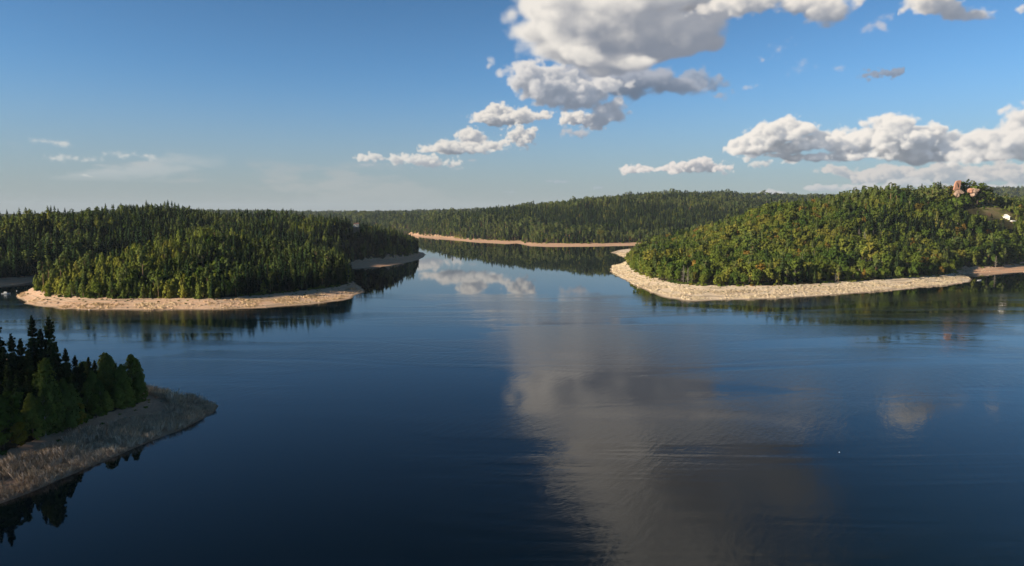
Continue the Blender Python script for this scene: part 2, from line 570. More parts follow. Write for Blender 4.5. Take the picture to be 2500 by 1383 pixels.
def simple(name, col, rough=0.8, var=0.25, scale=1.0, bump=0.0):
    m, t, b = new_mat(name)
    tcn = t.new('ShaderNodeTexCoord')
    n = t.noise(tcn.outputs['Object'], scale, 5.0, 0.6)
    lo = tuple(c * (1 - var) for c in col); hi = tuple(min(1, c * (1 + var)) for c in col)
    t.put(b.inputs['Base Color'], t.ramp(n, [(0.3, lo), (0.7, hi)]))
    b.inputs['Roughness'].default_value = rough
    b.inputs['Specular IOR Level'].default_value = 0.25
    if bump:
        bp = t.new('ShaderNodeBump'); bp.inputs['Strength'].default_value = 1.0; bp.inputs['Distance'].default_value = bump
        t.put(bp.inputs['Height'], n); t.put(b.inputs['Normal'], bp.outputs[0])
    return m


def leaf_mat(name, stops, patch=None, patch_lo=0.56, patch_hi=0.66, trans=0.28, tint=0.24):
    m = bpy.data.materials.new(name)
    m.use_nodes = True
    t = NT(m.node_tree)
    t.n.clear()
    oi = t.new('ShaderNodeObjectInfo')
    loc = oi.outputs['Location']
    drift = t.noise(loc, 0.018, 2.0, 0.5)
    f = t.m('ADD', t.m('MULTIPLY', oi.outputs['Random'], 0.60), t.m('MULTIPLY_ADD', drift, 2.2, -0.90), clamp=True)
    col = t.ramp(f, stops)
    if patch:
        r2 = t.m('FRACT', t.m('MULTIPLY', oi.outputs['Random'], 37.7))
        col = t.mix(t.ss(r2, patch_lo, patch_hi), col, (*patch, 1))
    at = t.new('ShaderNodeAttribute', attribute_name='tint')
    k = t.m('MULTIPLY_ADD', at.outputs['Fac'], 2.3 * tint, 1.15 * (1 - tint))
    col = t.v('SCALE', col, scale=k)
    df = t.new('ShaderNodeBsdfDiffuse'); t.put(df.inputs[0], col)
    tr = t.new('ShaderNodeBsdfTranslucent'); t.put(tr.inputs[0], t.v('MULTIPLY', col, (1.25, 1.15, 0.6)))
    mx = t.new('ShaderNodeMixShader'); mx.inputs[0].default_value = trans
    t.l.new(df.outputs[0], mx.inputs[1]); t.l.new(tr.outputs[0], mx.inputs[2])
    out = t.new('ShaderNodeOutputMaterial'); t.l.new(mx.outputs[0], out.inputs[0])
    return m


M_SPRUCE = leaf_mat('spruce_needles', [(0.0, (0.012, 0.028, 0.014)), (0.5, (0.030, 0.054, 0.020)), (1.0, (0.095, 0.120, 0.030))], trans=0.12)
M_PINE = leaf_mat('pine_needles', [(0.0, (0.055, 0.088, 0.026)), (0.5, (0.140, 0.170, 0.036)), (1.0, (0.270, 0.265, 0.048))], trans=0.2)
M_TALLPINE = leaf_mat('tall_pine_needles', [(0.0, (0.060, 0.090, 0.030)), (1.0, (0.135, 0.160, 0.045))], trans=0.15)
M_BROAD = leaf_mat('broad_leaves', [(0.0, (0.045, 0.085, 0.018)), (0.35, (0.090, 0.135, 0.024)), (0.75, (0.150, 0.178, 0.032)), (1.0, (0.215, 0.205, 0.038))],
                   patch=(0.22, 0.145, 0.03), patch_lo=0.94, patch_hi=0.98)
M_BIRCH = leaf_mat('birch_leaves', [(0.0, (0.105, 0.150, 0.034)), (0.6, (0.170, 0.210, 0.045)), (1.0, (0.270, 0.265, 0.058))])
M_ORANGE = leaf_mat('turning_leaves', [(0.0, (0.26, 0.12, 0.02)), (1.0, (0.30, 0.15, 0.03))])
M_YELLOW = leaf_mat('yellow_leaves', [(0.0, (0.20, 0.16, 0.02)), (1.0, (0.26, 0.21, 0.03))])
M_RUST = leaf_mat('rust_needles', [(0.0, (0.15, 0.045, 0.025)), (1.0, (0.18, 0.06, 0.03))], trans=0.1)
M_BARK = simple('bark', (0.085, 0.062, 0.045), 0.9, 0.4, 3.0)
M_PINEBARK = simple('pine_bark', (0.30, 0.19, 0.115), 0.9, 0.35, 2.0)
M_BIRCHBARK = simple('birch_bark', (0.42, 0.38, 0.31), 0.85, 0.45, 2.5)
M_DEAD = simple('dead_wood', (0.30, 0.265, 0.225), 0.9, 0.3, 3.0)
M_STRAW = leaf_mat('dry_stalks', [(0.0, (0.54, 0.44, 0.32)), (0.5, (0.68, 0.57, 0.43)), (1.0, (0.80, 0.70, 0.55))], trans=0.15, tint=0.3)
M_TANSTRAW = leaf_mat('tan_stalks', [(0.0, (0.46, 0.33, 0.21)), (0.5, (0.60, 0.45, 0.30)), (1.0, (0.70, 0.56, 0.40))], trans=0.15, tint=0.3)
M_GREYSTRAW = leaf_mat('grey_stalks', [(0.0, (0.44, 0.32, 0.24)), (0.5, (0.68, 0.53, 0.42)), (1.0, (0.86, 0.71, 0.58))], trans=0.15, tint=0.4)

# ================================================================== trees
R_ = np.random.default_rng(3)


def unit(v):
    return v / np.maximum(np.linalg.norm(v, axis=-1, keepdims=True), 1e-9)


def rand_frame(n, nrm, spread, rg):
    """two half-vectors of a small face whose normal leans away from nrm"""
    nn = unit(nrm + rg.normal(size=(n, 3)) * spread)
    r = rg.normal(size=(n, 3))
    a = unit(np.cross(nn, r))
    b = np.cross(nn, a)
    return a, b


def clumps(g, cen, rad, per, size, rg, axis_c, squash=0.8, mat=0, tint0=None, spread=0.5):
    """tufts of leaf-sized faces about the centres cen; normals lean away from the tuft and from the tree's axis"""
    k = len(cen)
    c = np.repeat(cen, per, 0); r = np.repeat(rad, per)
    d = unit(rg.normal(size=(k * per, 3)))
    rr = rg.uniform(0.35, 1.0, (k * per, 1)) ** 0.6
    p = c + d * r[:, None] * rr * np.array([1, 1, squash])
    out = unit(p - axis_c(p)) * 0.70 + d * 0.50 + np.array([0, 0, 0.25])
    a, b = rand_frame(k * per, out, spread, rg)
    s = rg.uniform(0.6, 1.25, (k * per, 1)) * size
    tt = np.repeat(rg.uniform(0.1, 0.9, k) if tint0 is None else tint0, per) * 0.65 + rg.uniform(0, 0.35, k * per)
    g.quads(p, a * s, b * s * rg.uniform(0.55, 0.95, (k * per, 1)), unit(out), mat, tt)


def axis_at(zc):
    def f(p):
        q = p.copy(); q[:, 0] = 0; q[:, 1] = 0
        q[:, 2] = np.minimum(q[:, 2], zc)
        return q
    return f


def limbs(g, h, z0, z1, n, length, r0, rg, rise=0.3, mat=0, sides=4):
    for i in range(n):
        z = z0 + (z1 - z0) * (i + rg.random()) / n
        a = rg.random() * 6.283
        L = length(z) * rg.uniform(0.6, 1.0)
        p = [(0, 0, z), (math.cos(a) * L * 0.5, math.sin(a) * L * 0.5, z + L * rise * 0.35), (math.cos(a) * L, math.sin(a) * L, z + L * rise)]
        g.tube(p, [r0, r0 * 0.6, r0 * 0.2], sides, mat)


def trunk_geo(h, r, lean, rg, z_top=0.93):
    g = Geo()
    zs = np.linspace(-1.5, h * z_top, 8)
    ph = rg.random() * 6
    pts = [(lean * (max(z, 0) / h) ** 2 * math.cos(ph) + 0.06 * math.sin(z), lean * (max(z, 0) / h) ** 2 * math.sin(ph), z) for z in zs]
    g.tube(pts, [r * (1.15 if z < 0 else 1 - 0.85 * z / h) for z in zs], 7)
    return g


def spruce(h, R, rg, q=1.0, z_low=0.10, open_=0.0):
    """whorls of drooping sprays, jagged outline, pointed top"""
    g = Geo()
    L = int(17 * (1 + 0.5 * (q - 1)))
    cs, As, Bs, Ns, Ts = [], [], [], [], []
    for i in range(L):
        t = i / (L - 1)
        z = h * (z_low + (0.985 - z_low) * t ** 0.92)
        rad = R * (1 - t) ** 0.80 * rg.uniform(0.72, 1.12) + 0.18
        nb = max(4, int((7 + 5 * (1 - t)) * (0.8 + 0.3 * q)))
        for k in range(nb):
            if rg.random() < open_: continue
            a = 6.283 * (k + rg.random() * 0.7) / nb
            rb = rad * rg.uniform(0.65, 1.15)
            dr = rg.uniform(-0.42, -0.1) if t < 0.75 else rg.uniform(0.0, 0.6)
            dirv = np.array([math.cos(a), math.sin(a), dr])
            nq = max(2, int(rb / (0.55 / q)))
            s = (np.arange(nq) + 0.6) / nq * rb
            p = np.array([0, 0, z]) + s[:, None] * dirv + rg.normal(size=(nq, 3)) * 0.08
            p[:, 2] += 0.10 * (s / max(rb, .1)) ** 2 * rb
            w = (0.46 / q ** 0.6) * (1.12 - 0.6 * s / rb) * rg.uniform(0.8, 1.3, nq)
            ln = rb / nq * 0.75
            side = np.array([-math.sin(a), math.cos(a), 0.0])
            tilt = rg.normal(size=(nq, 1)) * 0.35
            cs.append(p); As.append(np.tile(dirv * ln, (nq, 1)))
            Bs.append((side[None] + tilt * np.array([0, 0, 1.0])) * w[:, None])
            Ns.append(np.tile(unit(np.array([math.cos(a), math.sin(a), 0.55])), (nq, 1)) + rg.normal(size=(nq, 3)) * 0.25)
            Ts.append(np.full(nq, rg.uniform(0.15, 0.8)) + 0.25 * (s / rb) - 0.1)
            # hanging twigs give the whorl some depth
            cs.append(p - np.array([0, 0, 0.22])); As.append(np.tile(dirv * ln, (nq, 1)))
            Bs.append(np.tile(np.array([0, 0, 0.26]), (nq, 1)) + rg.normal(size=(nq, 3)) * 0.08)
            Ns.append(np.tile(unit(np.array([math.cos(a), math.sin(a), 0.15])), (nq, 1)))
            Ts.append(np.full(nq, rg.uniform(0.0, 0.5)))
    g.quads(np.concatenate(cs), np.concatenate(As), np.concatenate(Bs), unit(np.concatenate(Ns)), 0, np.clip(np.concatenate(Ts), 0, 1))
    return g, trunk_geo(h, h * 0.013, 0.1, rg, 0.97)


def young_pine(h, R, rg, q=1.0):
    g = Geo()
    n = int(78 * q)
    t = rg.random(n) ** 0.85
    z = h * (0.06 + 0.92 * t)
    prof = np.sin(np.clip((1 - t) * 1.25, 0, 1) * math.pi / 2) ** 0.9
    r = R * prof * rg.uniform(0.55, 1.0, n)
    a = rg.random(n) * 6.283
    c = np.stack([np.cos(a) * r, np.sin(a) * r, z], 1)
    clumps(g, c, rg.uniform(0.55, 0.95, n) * (0.6 + 0.5 * prof), int(15 * q), 0.30 / q ** 0.4, rg, axis_at(h * 0.5), squash=1.15)
    return g, trunk_geo(h, h * 0.015, 0.2, rg)


def tall_pine(h, R, rg, q=1.0, bare=0.58):
    g = Geo()
    n = int(26 * q)
    z = h * (bare + (0.97 - bare) * rg.random(n))
    u = (z / h - bare) / (1 - bare)
    r = R * np.sqrt(np.clip(1 - (2 * u - 0.9) ** 2, 0.08, 1)) * rg.uniform(0.3, 1.0, n)
    a = rg.random(n) * 6.283
    c = np.stack([np.cos(a) * r, np.sin(a) * r, z], 1)
    clumps(g, c, rg.uniform(0.8, 1.4, n), int(30 * q), 0.33 / q ** 0.4, rg, axis_at(h * 0.8), squash=0.6)
    tr = trunk_geo(h, h * 0.012, 0.5, rg)
    limbs(tr, h, h * (bare - 0.12), h * 0.9, 9, lambda zz: R * 0.8, 0.07, rg, 0.35)
    return g, tr


def broadleaf(h, R, rg, q=1.0, low=0.10):
    g = Geo()
    lobes = 9
    la = rg.random(lobes) * 6.283
    lr = R * rg.uniform(0.15, 0.62, lobes)
    lz = h * (low + 0.18 + (0.68 - low) * rg.random(lobes)); lz[0] = h * 0.80; lr[0] = 0.1
    lc = np.stack([np.cos(la) * lr, np.sin(la) * lr, lz], 1)
    lR = R * rg.uniform(0.36, 0.60, lobes)
    per = int(11 * q)
    d = unit(rg.normal(size=(lobes * per, 3)) + np.array([0, 0, 0.25]))
    c = np.repeat(lc, per, 0) + d * np.repeat(lR, per)[:, None] * rg.uniform(0.7, 1.02, (lobes * per, 1)) * np.array([1, 1, 0.9])
    c[:, 2] = np.clip(c[:, 2], h * low, h)
    tt = np.repeat(rg.uniform(0.15, 0.85, lobes), per) * 0.5 + rg.uniform(0, 0.5, lobes * per)
    clumps(g, c, rg.uniform(0.5, 0.95, len(c)) * R / 4.2, int(12 * q), 0.34 / q ** 0.4 * R / 4.2, rg, axis_at(h * 0.45), squash=0.8, tint0=tt)
    tr = trunk_geo(h * 0.8, h * 0.017, 0.5, rg)
    limbs(tr, h, h * 0.2, h * 0.6, 7, lambda zz: R * 0.75, 0.12, rg, 0.8)
    return g, tr


def birch(h, R, rg, q=1.0):
    g = Geo()
    n = int(70 * q)
    t = rg.random(n)
    z = h * (0.16 + 0.83 * t)
    prof = np.sin(np.clip(t * 0.92 + 0.08, 0, 1) ** 0.75 * math.pi) ** 0.7 + 0.08
    a = rg.random(n) * 6.283
    r = R * prof * rg.uniform(0.3, 1.0, n)
    c = np.stack([np.cos(a) * r, np.sin(a) * r, z], 1)
    clumps(g, c, rg.uniform(0.45, 0.9, n), int(14 * q), 0.27 / q ** 0.4, rg, axis_at(h * 0.5), squash=1.25, spread=0.9)
    tr = trunk_geo(h, h * 0.011, 0.7, rg)
    limbs(tr, h, h * 0.15, h * 0.8, 9, lambda zz: R * 0.7, 0.06, rg, 1.1)
    return g, tr


def dead_tree(h, R, rg):
    tr = trunk_geo(h, h * 0.011, 0.3, rg, 0.98)
    g = Geo()
    n = 64
    for i in range(n):
        t = (i + rg.random()) / n
        z = h * (0.18 + 0.8 * t); L = R * (1 - t) ** 0.7 * rg.uniform(0.5, 1.1) + 0.2
        a = rg.random() * 6.283
        e = (math.cos(a) * L, math.sin(a) * L, z + L * rg.uniform(-0.3, 0.35))
        g.tube([(0, 0, z), ((e[0]) * .55, e[1] * .55, z + L * 0.02), e], [0.05, 0.035, 0.012], 3)
        for k in range(2):
            s = rg.uniform(0.4, 0.9)
            p = np.array([e[0] * s, e[1] * s, z + (e[2] - z) * s])
            g.tube([p, p + rg.normal(size=3) * 0.22 * (L + .5), p + rg.normal(size=3) * 0.3 * (L + .5)], [0.03, 0.02, 0.01], 3)
    return g, tr


def bush(h, R, rg, q=1.0):
    g = Geo()
    n = int(16 * q)
    d = unit(rg.normal(size=(n, 3))); d[:, 2] = np.abs(d[:, 2])
    c = d * np.array([R, R, h * 0.8]) * rg.uniform(0.4, 0.85, (n, 1)) + np.array([0, 0, 0.2])
    clumps(g, c, rg.uniform(0.5, 0.8, n), int(14 * q), 0.26 / q ** 0.4, rg, axis_at(0.3))
    tr = Geo()
    tr.tube([(0, 0, -0.5), (0.1, 0, h * 0.5)], [0.08, 0.03], 5)
    return g, tr


KINDS = {}


def make_kind(key, fn, args, mat, bark, crown='crown'):
    """meshes of one tree: crown, trunk and both joined (for the woods)"""
    rg = np.random.default_rng(abs(hash(key)) % 9999 if False else sum(ord(c) * (i + 1) for i, c in enumerate(key)))
    g, tr = fn(*args[:2], rg, *args[2:])
    cm = g.mesh(crown, [mat]); tm = tr.mesh('trunk', [bark])
    j = Geo()
    j.v = g.v + tr.v
    j.f = g.f + [f + g.n for f in tr.f]
    j.mi = g.mi + [m + 1 for m in tr.mi]
    j.tint = g.tint + tr.tint; j.nrm = g.nrm + tr.nrm; j.n = g.n + tr.n
    KINDS[key] = dict(crown=cm, trunk=tm, both=j.mesh(key, [mat, bark]), h=args[0], crown_name=crown)


# far or middle distance trees: three shapes of each kind, ten to a few hundred metres from one another
for i, (h, R) in enumerate([(20, 3.1), (23, 3.4), (17, 2.8)]):
    make_kind('spruce_tree.%d' % i, spruce, (h, R), M_SPRUCE, M_BARK)
for i, (h, R) in enumerate([(12, 3.0), (10, 2.8), (14, 3.3)]):
    make_kind('pine_tree.%d' % i, young_pine, (h, R), M_PINE, M_PINEBARK)
for i, (h, R) in enumerate([(21, 3.0), (24, 3.3), (19, 2.8)]):
    make_kind('tall_pine_tree.%d' % i, tall_pine, (h, R), M_TALLPINE, M_PINEBARK)
for i, (h, R) in enumerate([(14, 5.0), (16, 5.6), (12, 4.5)]):
    make_kind('broadleaf_tree.%d' % i, broadleaf, (h, R), M_BROAD, M_BARK)
for i, (h, R) in enumerate([(17, 2.7), (15, 2.4), (19, 2.9)]):
    make_kind('birch_tree.%d' % i, birch, (h, R), M_BIRCH, M_BIRCHBARK)
for i in range(2):
    make_kind('dead_tree.%d' % i, dead_tree, (17 - 3 * i, 2.4), M_DEAD, M_DEAD, 'branches')
make_kind('orange_tree.0', broadleaf, (13, 4.2), M_ORANGE, M_BARK)
make_kind('yellow_tree.0', broadleaf, (12, 3.8), M_YELLOW, M_BARK)
make_kind('rust_tree.0', spruce, (20, 3.0), M_RUST, M_BARK)
make_kind('bush.0', bush, (2.2, 1.8), M_BROAD, M_BARK)
make_kind('bush.1', bush, (1.8, 1.5), M_PINE, M_BARK)
# the near spit, 150 to 230 m away: finer leaves
for i, (h, R) in enumerate([(24, 3.4), (21, 3.2), (18, 3.0)]):
    make_kind('near_spruce.%d' % i, spruce, (h, R, 2.0, 0.08, 0.08), M_SPRUCE, M_BARK)
for i, (h, R) in enumerate([(12, 3.4), (10, 3.0), (14, 3.8)]):
    make_kind('near_broadleaf.%d' % i, broadleaf, (h, R, 2.0, 0.04), M_BROAD, M_BARK)
for i, (h, R) in enumerate([(13, 2.3), (15, 2.6)]):
    make_kind('near_birch.%d' % i, birch, (h, R, 2.2), M_BIRCH, M_BIRCHBARK)
for i, (h, R) in enumerate([(11, 2.6), (9, 2.3)]):
    make_kind('near_pine.%d' % i, young_pine, (h, R, 2.0), M_PINE, M_PINEBARK)
make_kind('near_yellow.0', broadleaf, (9, 3.0, 2.0, 0.03), M_YELLOW, M_BARK)

# ================================================================== the land
def W(*pts):
    return [('w',) + p for p in pts]


def poly(pts, z):
    out = []
    for p in pts:
        out.append((p[1], p[2]) if p[0] == 'w' else gp(p[0], p[1], z))
    return np.array(out)


NORTH_Z = 2.6
LANDS = {
    'spit': dict(
        shore=poly([(0, 1232), (60, 1208), (120, 1185), (180, 1160), (240, 1135), (300, 1108), (360, 1082), (405, 1062), (450, 1045),
                    (490, 1025), (520, 1008), (538, 991), (520, 983), (490, 977), (450, 969), (410, 962), (370, 958), (300, 950), (200, 930), (100, 900), (0, 870)]
                   + W((-330, 330), (-620, 280), (-760, -340), (-300, -320), (-190, 50)), 0.0),
        wood=poly([(0, 1112), (60, 1085), (120, 1060), (180, 1038), (240, 1015), (300, 998), (345, 984), (352, 974), (330, 964), (280, 957), (200, 940), (100, 914), (0, 885)]
                  + W((-340, 310), (-600, 262), (-740, -330), (-330, -300), (-225, 40)), 3.0)),
    'west': dict(
        shore=poly([(40, 728), (60, 742), (100, 750), (150, 754), (220, 757), (300, 758), (420, 757), (500, 758), (580, 755), (650, 753), (750, 745), (800, 739),
                    (850, 731), (862, 724), (893, 713), (882, 703), (862, 692), (845, 680), (835, 668), (838, 658), (870, 657), (900, 655), (950, 650), (985, 644),
                    (1020, 636), (1037, 627), (1036, 620), (1022, 614)]
                   + W((-150, 1100), (-230, 1170), (-330, 1250), (-520, 1500), (-2600, 1900), (-2600, 420), (-1000, 500))
                   + [(-150, 716), (0, 701), (60, 694), (95, 687), (150, 682), (160, 688), (110, 697), (85, 704), (60, 714), (44, 722)], 0.0),
        wood=poly([(88, 712), (115, 723), (200, 730), (300, 732), (400, 731), (520, 732), (640, 723), (740, 712), (800, 706), (850, 697), (862, 688), (850, 676),
                   (835, 660), (828, 646), (860, 641), (900, 638), (960, 633), (1000, 627), (1019, 620), (1020, 612)]
                  + W((-165, 1090), (-245, 1150), (-345, 1230), (-530, 1470), (-2550, 1850), (-2550, 480), (-1000, 530))
                  + [(-150, 700), (0, 683), (90, 676), (150, 674), (165, 682), (120, 690), (93, 698), (86, 705)], 3.5)),
    'north': dict(
        shore=poly([(1001, 570), (1003, 576), (1030, 581), (1060, 584), (1100, 587), (1160, 593), (1240, 597), (1262, 595), (1290, 602), (1340, 604), (1450, 603), (1545, 601)]
                   + W((430, 1380), (900, 1500), (2500, 1900), (9000, 2600), (16000, 16000), (-16000, 16000), (-9000, 3000), (-2400, 3000), (-900, 2900), (-520, 2450)), 0.0),
        wood=poly([(1002, 569.6), (1010, 573), (1030, 575), (1060, 577), (1100, 580), (1160, 586), (1240, 589), (1275, 587), (1285, 593), (1340, 595), (1450, 595), (1545, 593)]
                  + W((440, 1430), (900, 1550), (2500, 1950), (8900, 2700), (15900, 15900), (-15900, 15900), (-8900, 3100), (-2400, 3003), (-899, 2903), (-519, 2453)), 2.6)),
    'east': dict(
        shore=poly([(1545, 607), (1510, 611), (1490, 617), (1500, 621), (1530, 628), (1548, 632), (1560, 638), (1545, 641), (1515, 645), (1495, 650), (1488, 657),
                    (1492, 665), (1510, 677), (1540, 693), (1580, 712), (1620, 727), (1660, 736), (1700, 737), (1800, 734), (1900, 730), (2000, 723), (2100, 716),
                    (2200, 708), (2300, 699), (2345, 693), (2370, 688), (2376, 683), (2366, 678), (2340, 675), (2325, 673), (2340, 671), (2400, 672), (2420, 671), (2450, 669), (2500, 665)]
                   + W((700, 790), (1100, 800), (1500, 1000), (1500, 1300), (600, 1330), (360, 1260)), 0.0),
        wood=poly([(1531, 640), (1534, 651), (1548, 664), (1580, 677), (1620, 687), (1660, 694), (1720, 699), (1800, 699), (1900, 698), (1980, 694), (2100, 687),
                   (2200, 680), (2300, 673), (2333, 667), (2338, 660), (2350, 656), (2400, 655), (2450, 652), (2500, 647)]
                  + W((690, 830), (1080, 840), (1460, 1030), (1460, 1270), (600, 1300), (360, 1230), (240, 1160)) + [(1550, 618), (1536, 630)], 4.0)),
}


def sdist(P, X, Y):
    """signed distance to polygon P, positive inside"""
    X = X.ravel(); Y = Y.ravel()
    best = np.full(X.shape, 1e18)
    inside = np.zeros(X.shape, bool)
    n = len(P)
    for i in range(n):
        ax, ay = P[i]; bx, by = P[(i + 1) % n]
        dx, dy = bx - ax, by - ay
        t = np.clip(((X - ax) * dx + (Y - ay) * dy) / (dx * dx + dy * dy + 1e-12), 0, 1)
        np.minimum(best, (X - ax - t * dx) ** 2 + (Y - ay - t * dy) ** 2, out=best)
        c = (ay > Y) != (by > Y)
        if abs(dy) > 1e-12:
            inside ^= c & (X < ax + dx * (Y - ay) / dy)
    d = np.sqrt(best)
    return np.where(inside, d, -d)


def vnoise(X, Y, s, seed=0):
    """smooth value noise about 0, feature size s metres"""
    rg = np.random.default_rng(seed)
    T = rg.standard_normal((256, 256))
    x = X / s; y = Y / s
    i = np.floor(x).astype(int); j = np.floor(y).astype(int)
    u = x - i; v = y - j
    u = u * u * (3 - 2 * u); v = v * v * (3 - 2 * v)
    a = T[i % 256, j % 256]; b = T[(i + 1) % 256, j % 256]; c = T[i % 256, (j + 1) % 256]; d = T[(i + 1) % 256, (j + 1) % 256]
    return (a * (1 - u) + b * u) * (1 - v) + (c * (1 - u) + d * u) * v


TREE_H = 17.0
RIDGES = []


def ridge(pts, width, tree_h=TREE_H, back=None):
    P3 = []
    for p in pts:
        if p[0] == 'w':
            P3.append(p[1:4])
        else:
            q = atY(*p)
            P3.append((q[0], q[1], q[2] - tree_h))
    RIDGES.append((np.array(P3), width, back or width))


# left peninsula, its second hump, the dark hill behind, an unseen arm added to shade the inlet
ridge([(150, 640, 520), (250, 600, 545), (350, 575, 575), (440, 555, 610), (530, 546, 640), (640, 560, 660), (740, 590, 640), (820, 630, 600)], 62, 14)
ridge([(660, 541, 860), (740, 530, 880), (840, 530, 900), (900, 536, 920), (960, 548, 950), (998, 556, 985), (1015, 566, 1010)], 80, 14)
ridge([(-500, 528, 820), (-200, 533, 830), (0, 537, 850), (90, 529, 870), (200, 522, 890), (290, 512, 900), (400, 514, 930), (480, 519, 950), (600, 530, 1000), (720, 540, 1050)], 170, 15)
ridge([('w', -670, 500, 60), ('w', -700, 620, 74), ('w', -780, 760, 74)], 90)
# unseen hill added on the west bank to shade the near spit
ridge([('w', -345, 205, 20), ('w', -360, 115, 34), ('w', -385, 20, 44), ('w', -440, -90, 48), ('w', -540, -260, 40)], 80)
# northern shore hill, the dark valley side beyond, the plateau on the horizon
ridge([(1010, 530, 1850), (1100, 517, 1950), (1200, 509, 1950), (1300, 499, 1950), (1400, 491, 1950), (1500, 484, 1950), (1620, 479, 2050), (1720, 480, 2150)], 330, 19)
ridge([(1620, 474, 2750), (1750, 471, 2800), (1850, 478, 2900), (1950, 483, 3000)], 420, 19)
ridge([(1900, 481, 3600), (2050, 478, 3700), (2200, 474, 3800), (2400, 463, 3700), (2520, 460, 3600), (2800, 462, 3600)], 600, 19)
ridge([(-600, 516, 4300), (300, 517, 4300), (560, 517, 4200), (650, 518, 4200), (760, 520, 4300), (900, 520, 4200), (1000, 519, 4300), (1200, 512, 4500)], 900, 18)
ridge([(540, 517, 2900), (600, 520, 2900), (760, 523, 2800), (900, 523, 2700), (980, 524, 2500), (1060, 522, 2400)], 420, 18)
# the eastern headland and the castle hill
ridge([(1560, 630, 800), (1600, 612, 800), (1660, 597, 800), (1720, 583, 805), (1800, 564, 810), (1880, 543, 820), (1960, 516, 840), (2040, 478, 865), (2150, 457, 885), (2250, 453, 900),
       (2320, 450, 905), (2370, 444, 912), (2430, 446, 925), (2490, 460, 930), (2600, 470, 940), (2900, 475, 960)], 165, 15, 260)
ridge([(2130, 640, 650), (2250, 610, 690), (2330, 590, 740)], 70, 14)


def hills(X, Y):
    H = np.zeros_like(X)
    for P, w, wb in RIDGES:
        best = np.full(X.shape, 1e18); hh = np.zeros_like(X); sgn = np.zeros_like(X)
        for i in range(len(P) - 1):
            ax, ay, az_ = P[i]; bx, by, bz = P[i + 1]
            dx, dy = bx - ax, by - ay
            t = np.clip(((X - ax) * dx + (Y - ay) * dy) / (dx * dx + dy * dy), 0, 1)
            d2 = (X - ax - t * dx) ** 2 + (Y - ay - t * dy) ** 2
            m = d2 < best
            best = np.where(m, d2, best); hh = np.where(m, az_ + t * (bz - az_), hh); sgn = np.where(m, Y - ay - t * dy, sgn)
        ww = np.where(sgn > 0, wb, w)
        g_ = hh * np.exp(-(best / (ww * ww)) * 0.9)
        H = np.where(g_ > H, g_ + 0.10 * H, H + 0.10 * g_) if False else np.maximum(H, g_)
    return H


def height(X, Y, full=False):
    """ground level; with full, also beach parameter and which land"""
    sh = X.shape
    X = X.ravel().astype(float); Y = Y.ravel().astype(float)
    wob = np.clip(np.hypot(X, Y) / 500, 0.3, 1.1)
    Xw = X + vnoise(X, Y, 9, 5) * 0.9 * wob + vnoise(X, Y, 30, 8) * 0.9 * wob; Yw = Y + vnoise(X, Y, 9, 6) * 0.9 * wob + vnoise(X, Y, 30, 9) * 1.2 * wob
    Z = np.full(X.shape, -7.0); beach = np.zeros(X.shape); which = np.full(X.shape, -1)
    H = hills(X, Y)
    H = np.maximum(H, 9.0) + vnoise(X, Y, 90, 1) * 2.2 + vnoise(X, Y, 35, 2) * 1.2
    far = np.clip((np.hypot(X, Y) - 2400) / 2500, 0, 1)
    H = np.maximum(H, far * 34)
    for k, (nm, L) in enumerate(LANDS.items()):
        ds = sdist(L['shore'], Xw, Yw); df = sdist(L['wood'], Xw, Yw)
        zb = {'spit': 3.0, 'north': 2.6}.get(nm, 4.0)
        t = np.clip(ds / (ds - df + 1e-6), 0, 1)
        prof = zb * (0.75 * t + 0.25 * t ** 3)
        terr = np.sin(prof * 9.0) * 0.05
        inner = zb + (H - zb) * (1 - np.exp(-np.clip(df, 0, None) / np.where((Y > 720 + (X + 200) * 0.15) & (X < 0) & (Y < 1300), 26.0, 62.0))) + np.clip(df, 0, 30) * 0.03
        z = np.where(ds < 0, np.maximum(ds * 0.14, -7), np.where(df > 0, np.maximum(inner, zb), prof + terr))
        on = ds > -60
        upd = on & (z > Z)
        Z = np.where(upd, z, Z)
        beach = np.where(upd & (ds > -3) & (df <= 0), t + 1e-3, np.where(upd, 0, beach))
        which = np.where(upd, k, which)
    if full:
        return Z.reshape(sh), beach.reshape(sh), which.reshape(sh)
    return Z.reshape(sh)


def hit(px, py, far=5000):
    d = ray(px, py)
    Ys = np.concatenate([np.arange(120, 1200, 1.5), np.arange(1200, 5000, 8)])
    X = d[0] / d[1] * Ys; Zr = CAM_Z + d[2] / d[1] * Ys
    Zt = height(X, Ys)
    k = np.where(Zr <= Zt)[0]
    i = k[0] if len(k) else -1
    near = (Ys < 1060) & (Ys > 420) if py < 720 else Ys > 0
    if Ys[i] > 1060 and (px < 1040 or px > 1530):      # the line grazes a crest: take the place on the crest
        gap = np.where(near, Zr - Zt, 1e9)
        i = int(np.argmin(gap))
    return np.array([X[i], Ys[i], Zt[i]])


MEADOW = [(2384, 501), (2400, 498), (2434, 500), (2448, 508), (2472, 522), (2478, 537), (2440, 535), (2410, 524), (2388, 508)]
mead_w = np.array([hit(*p)[:2] for p in MEADOW])

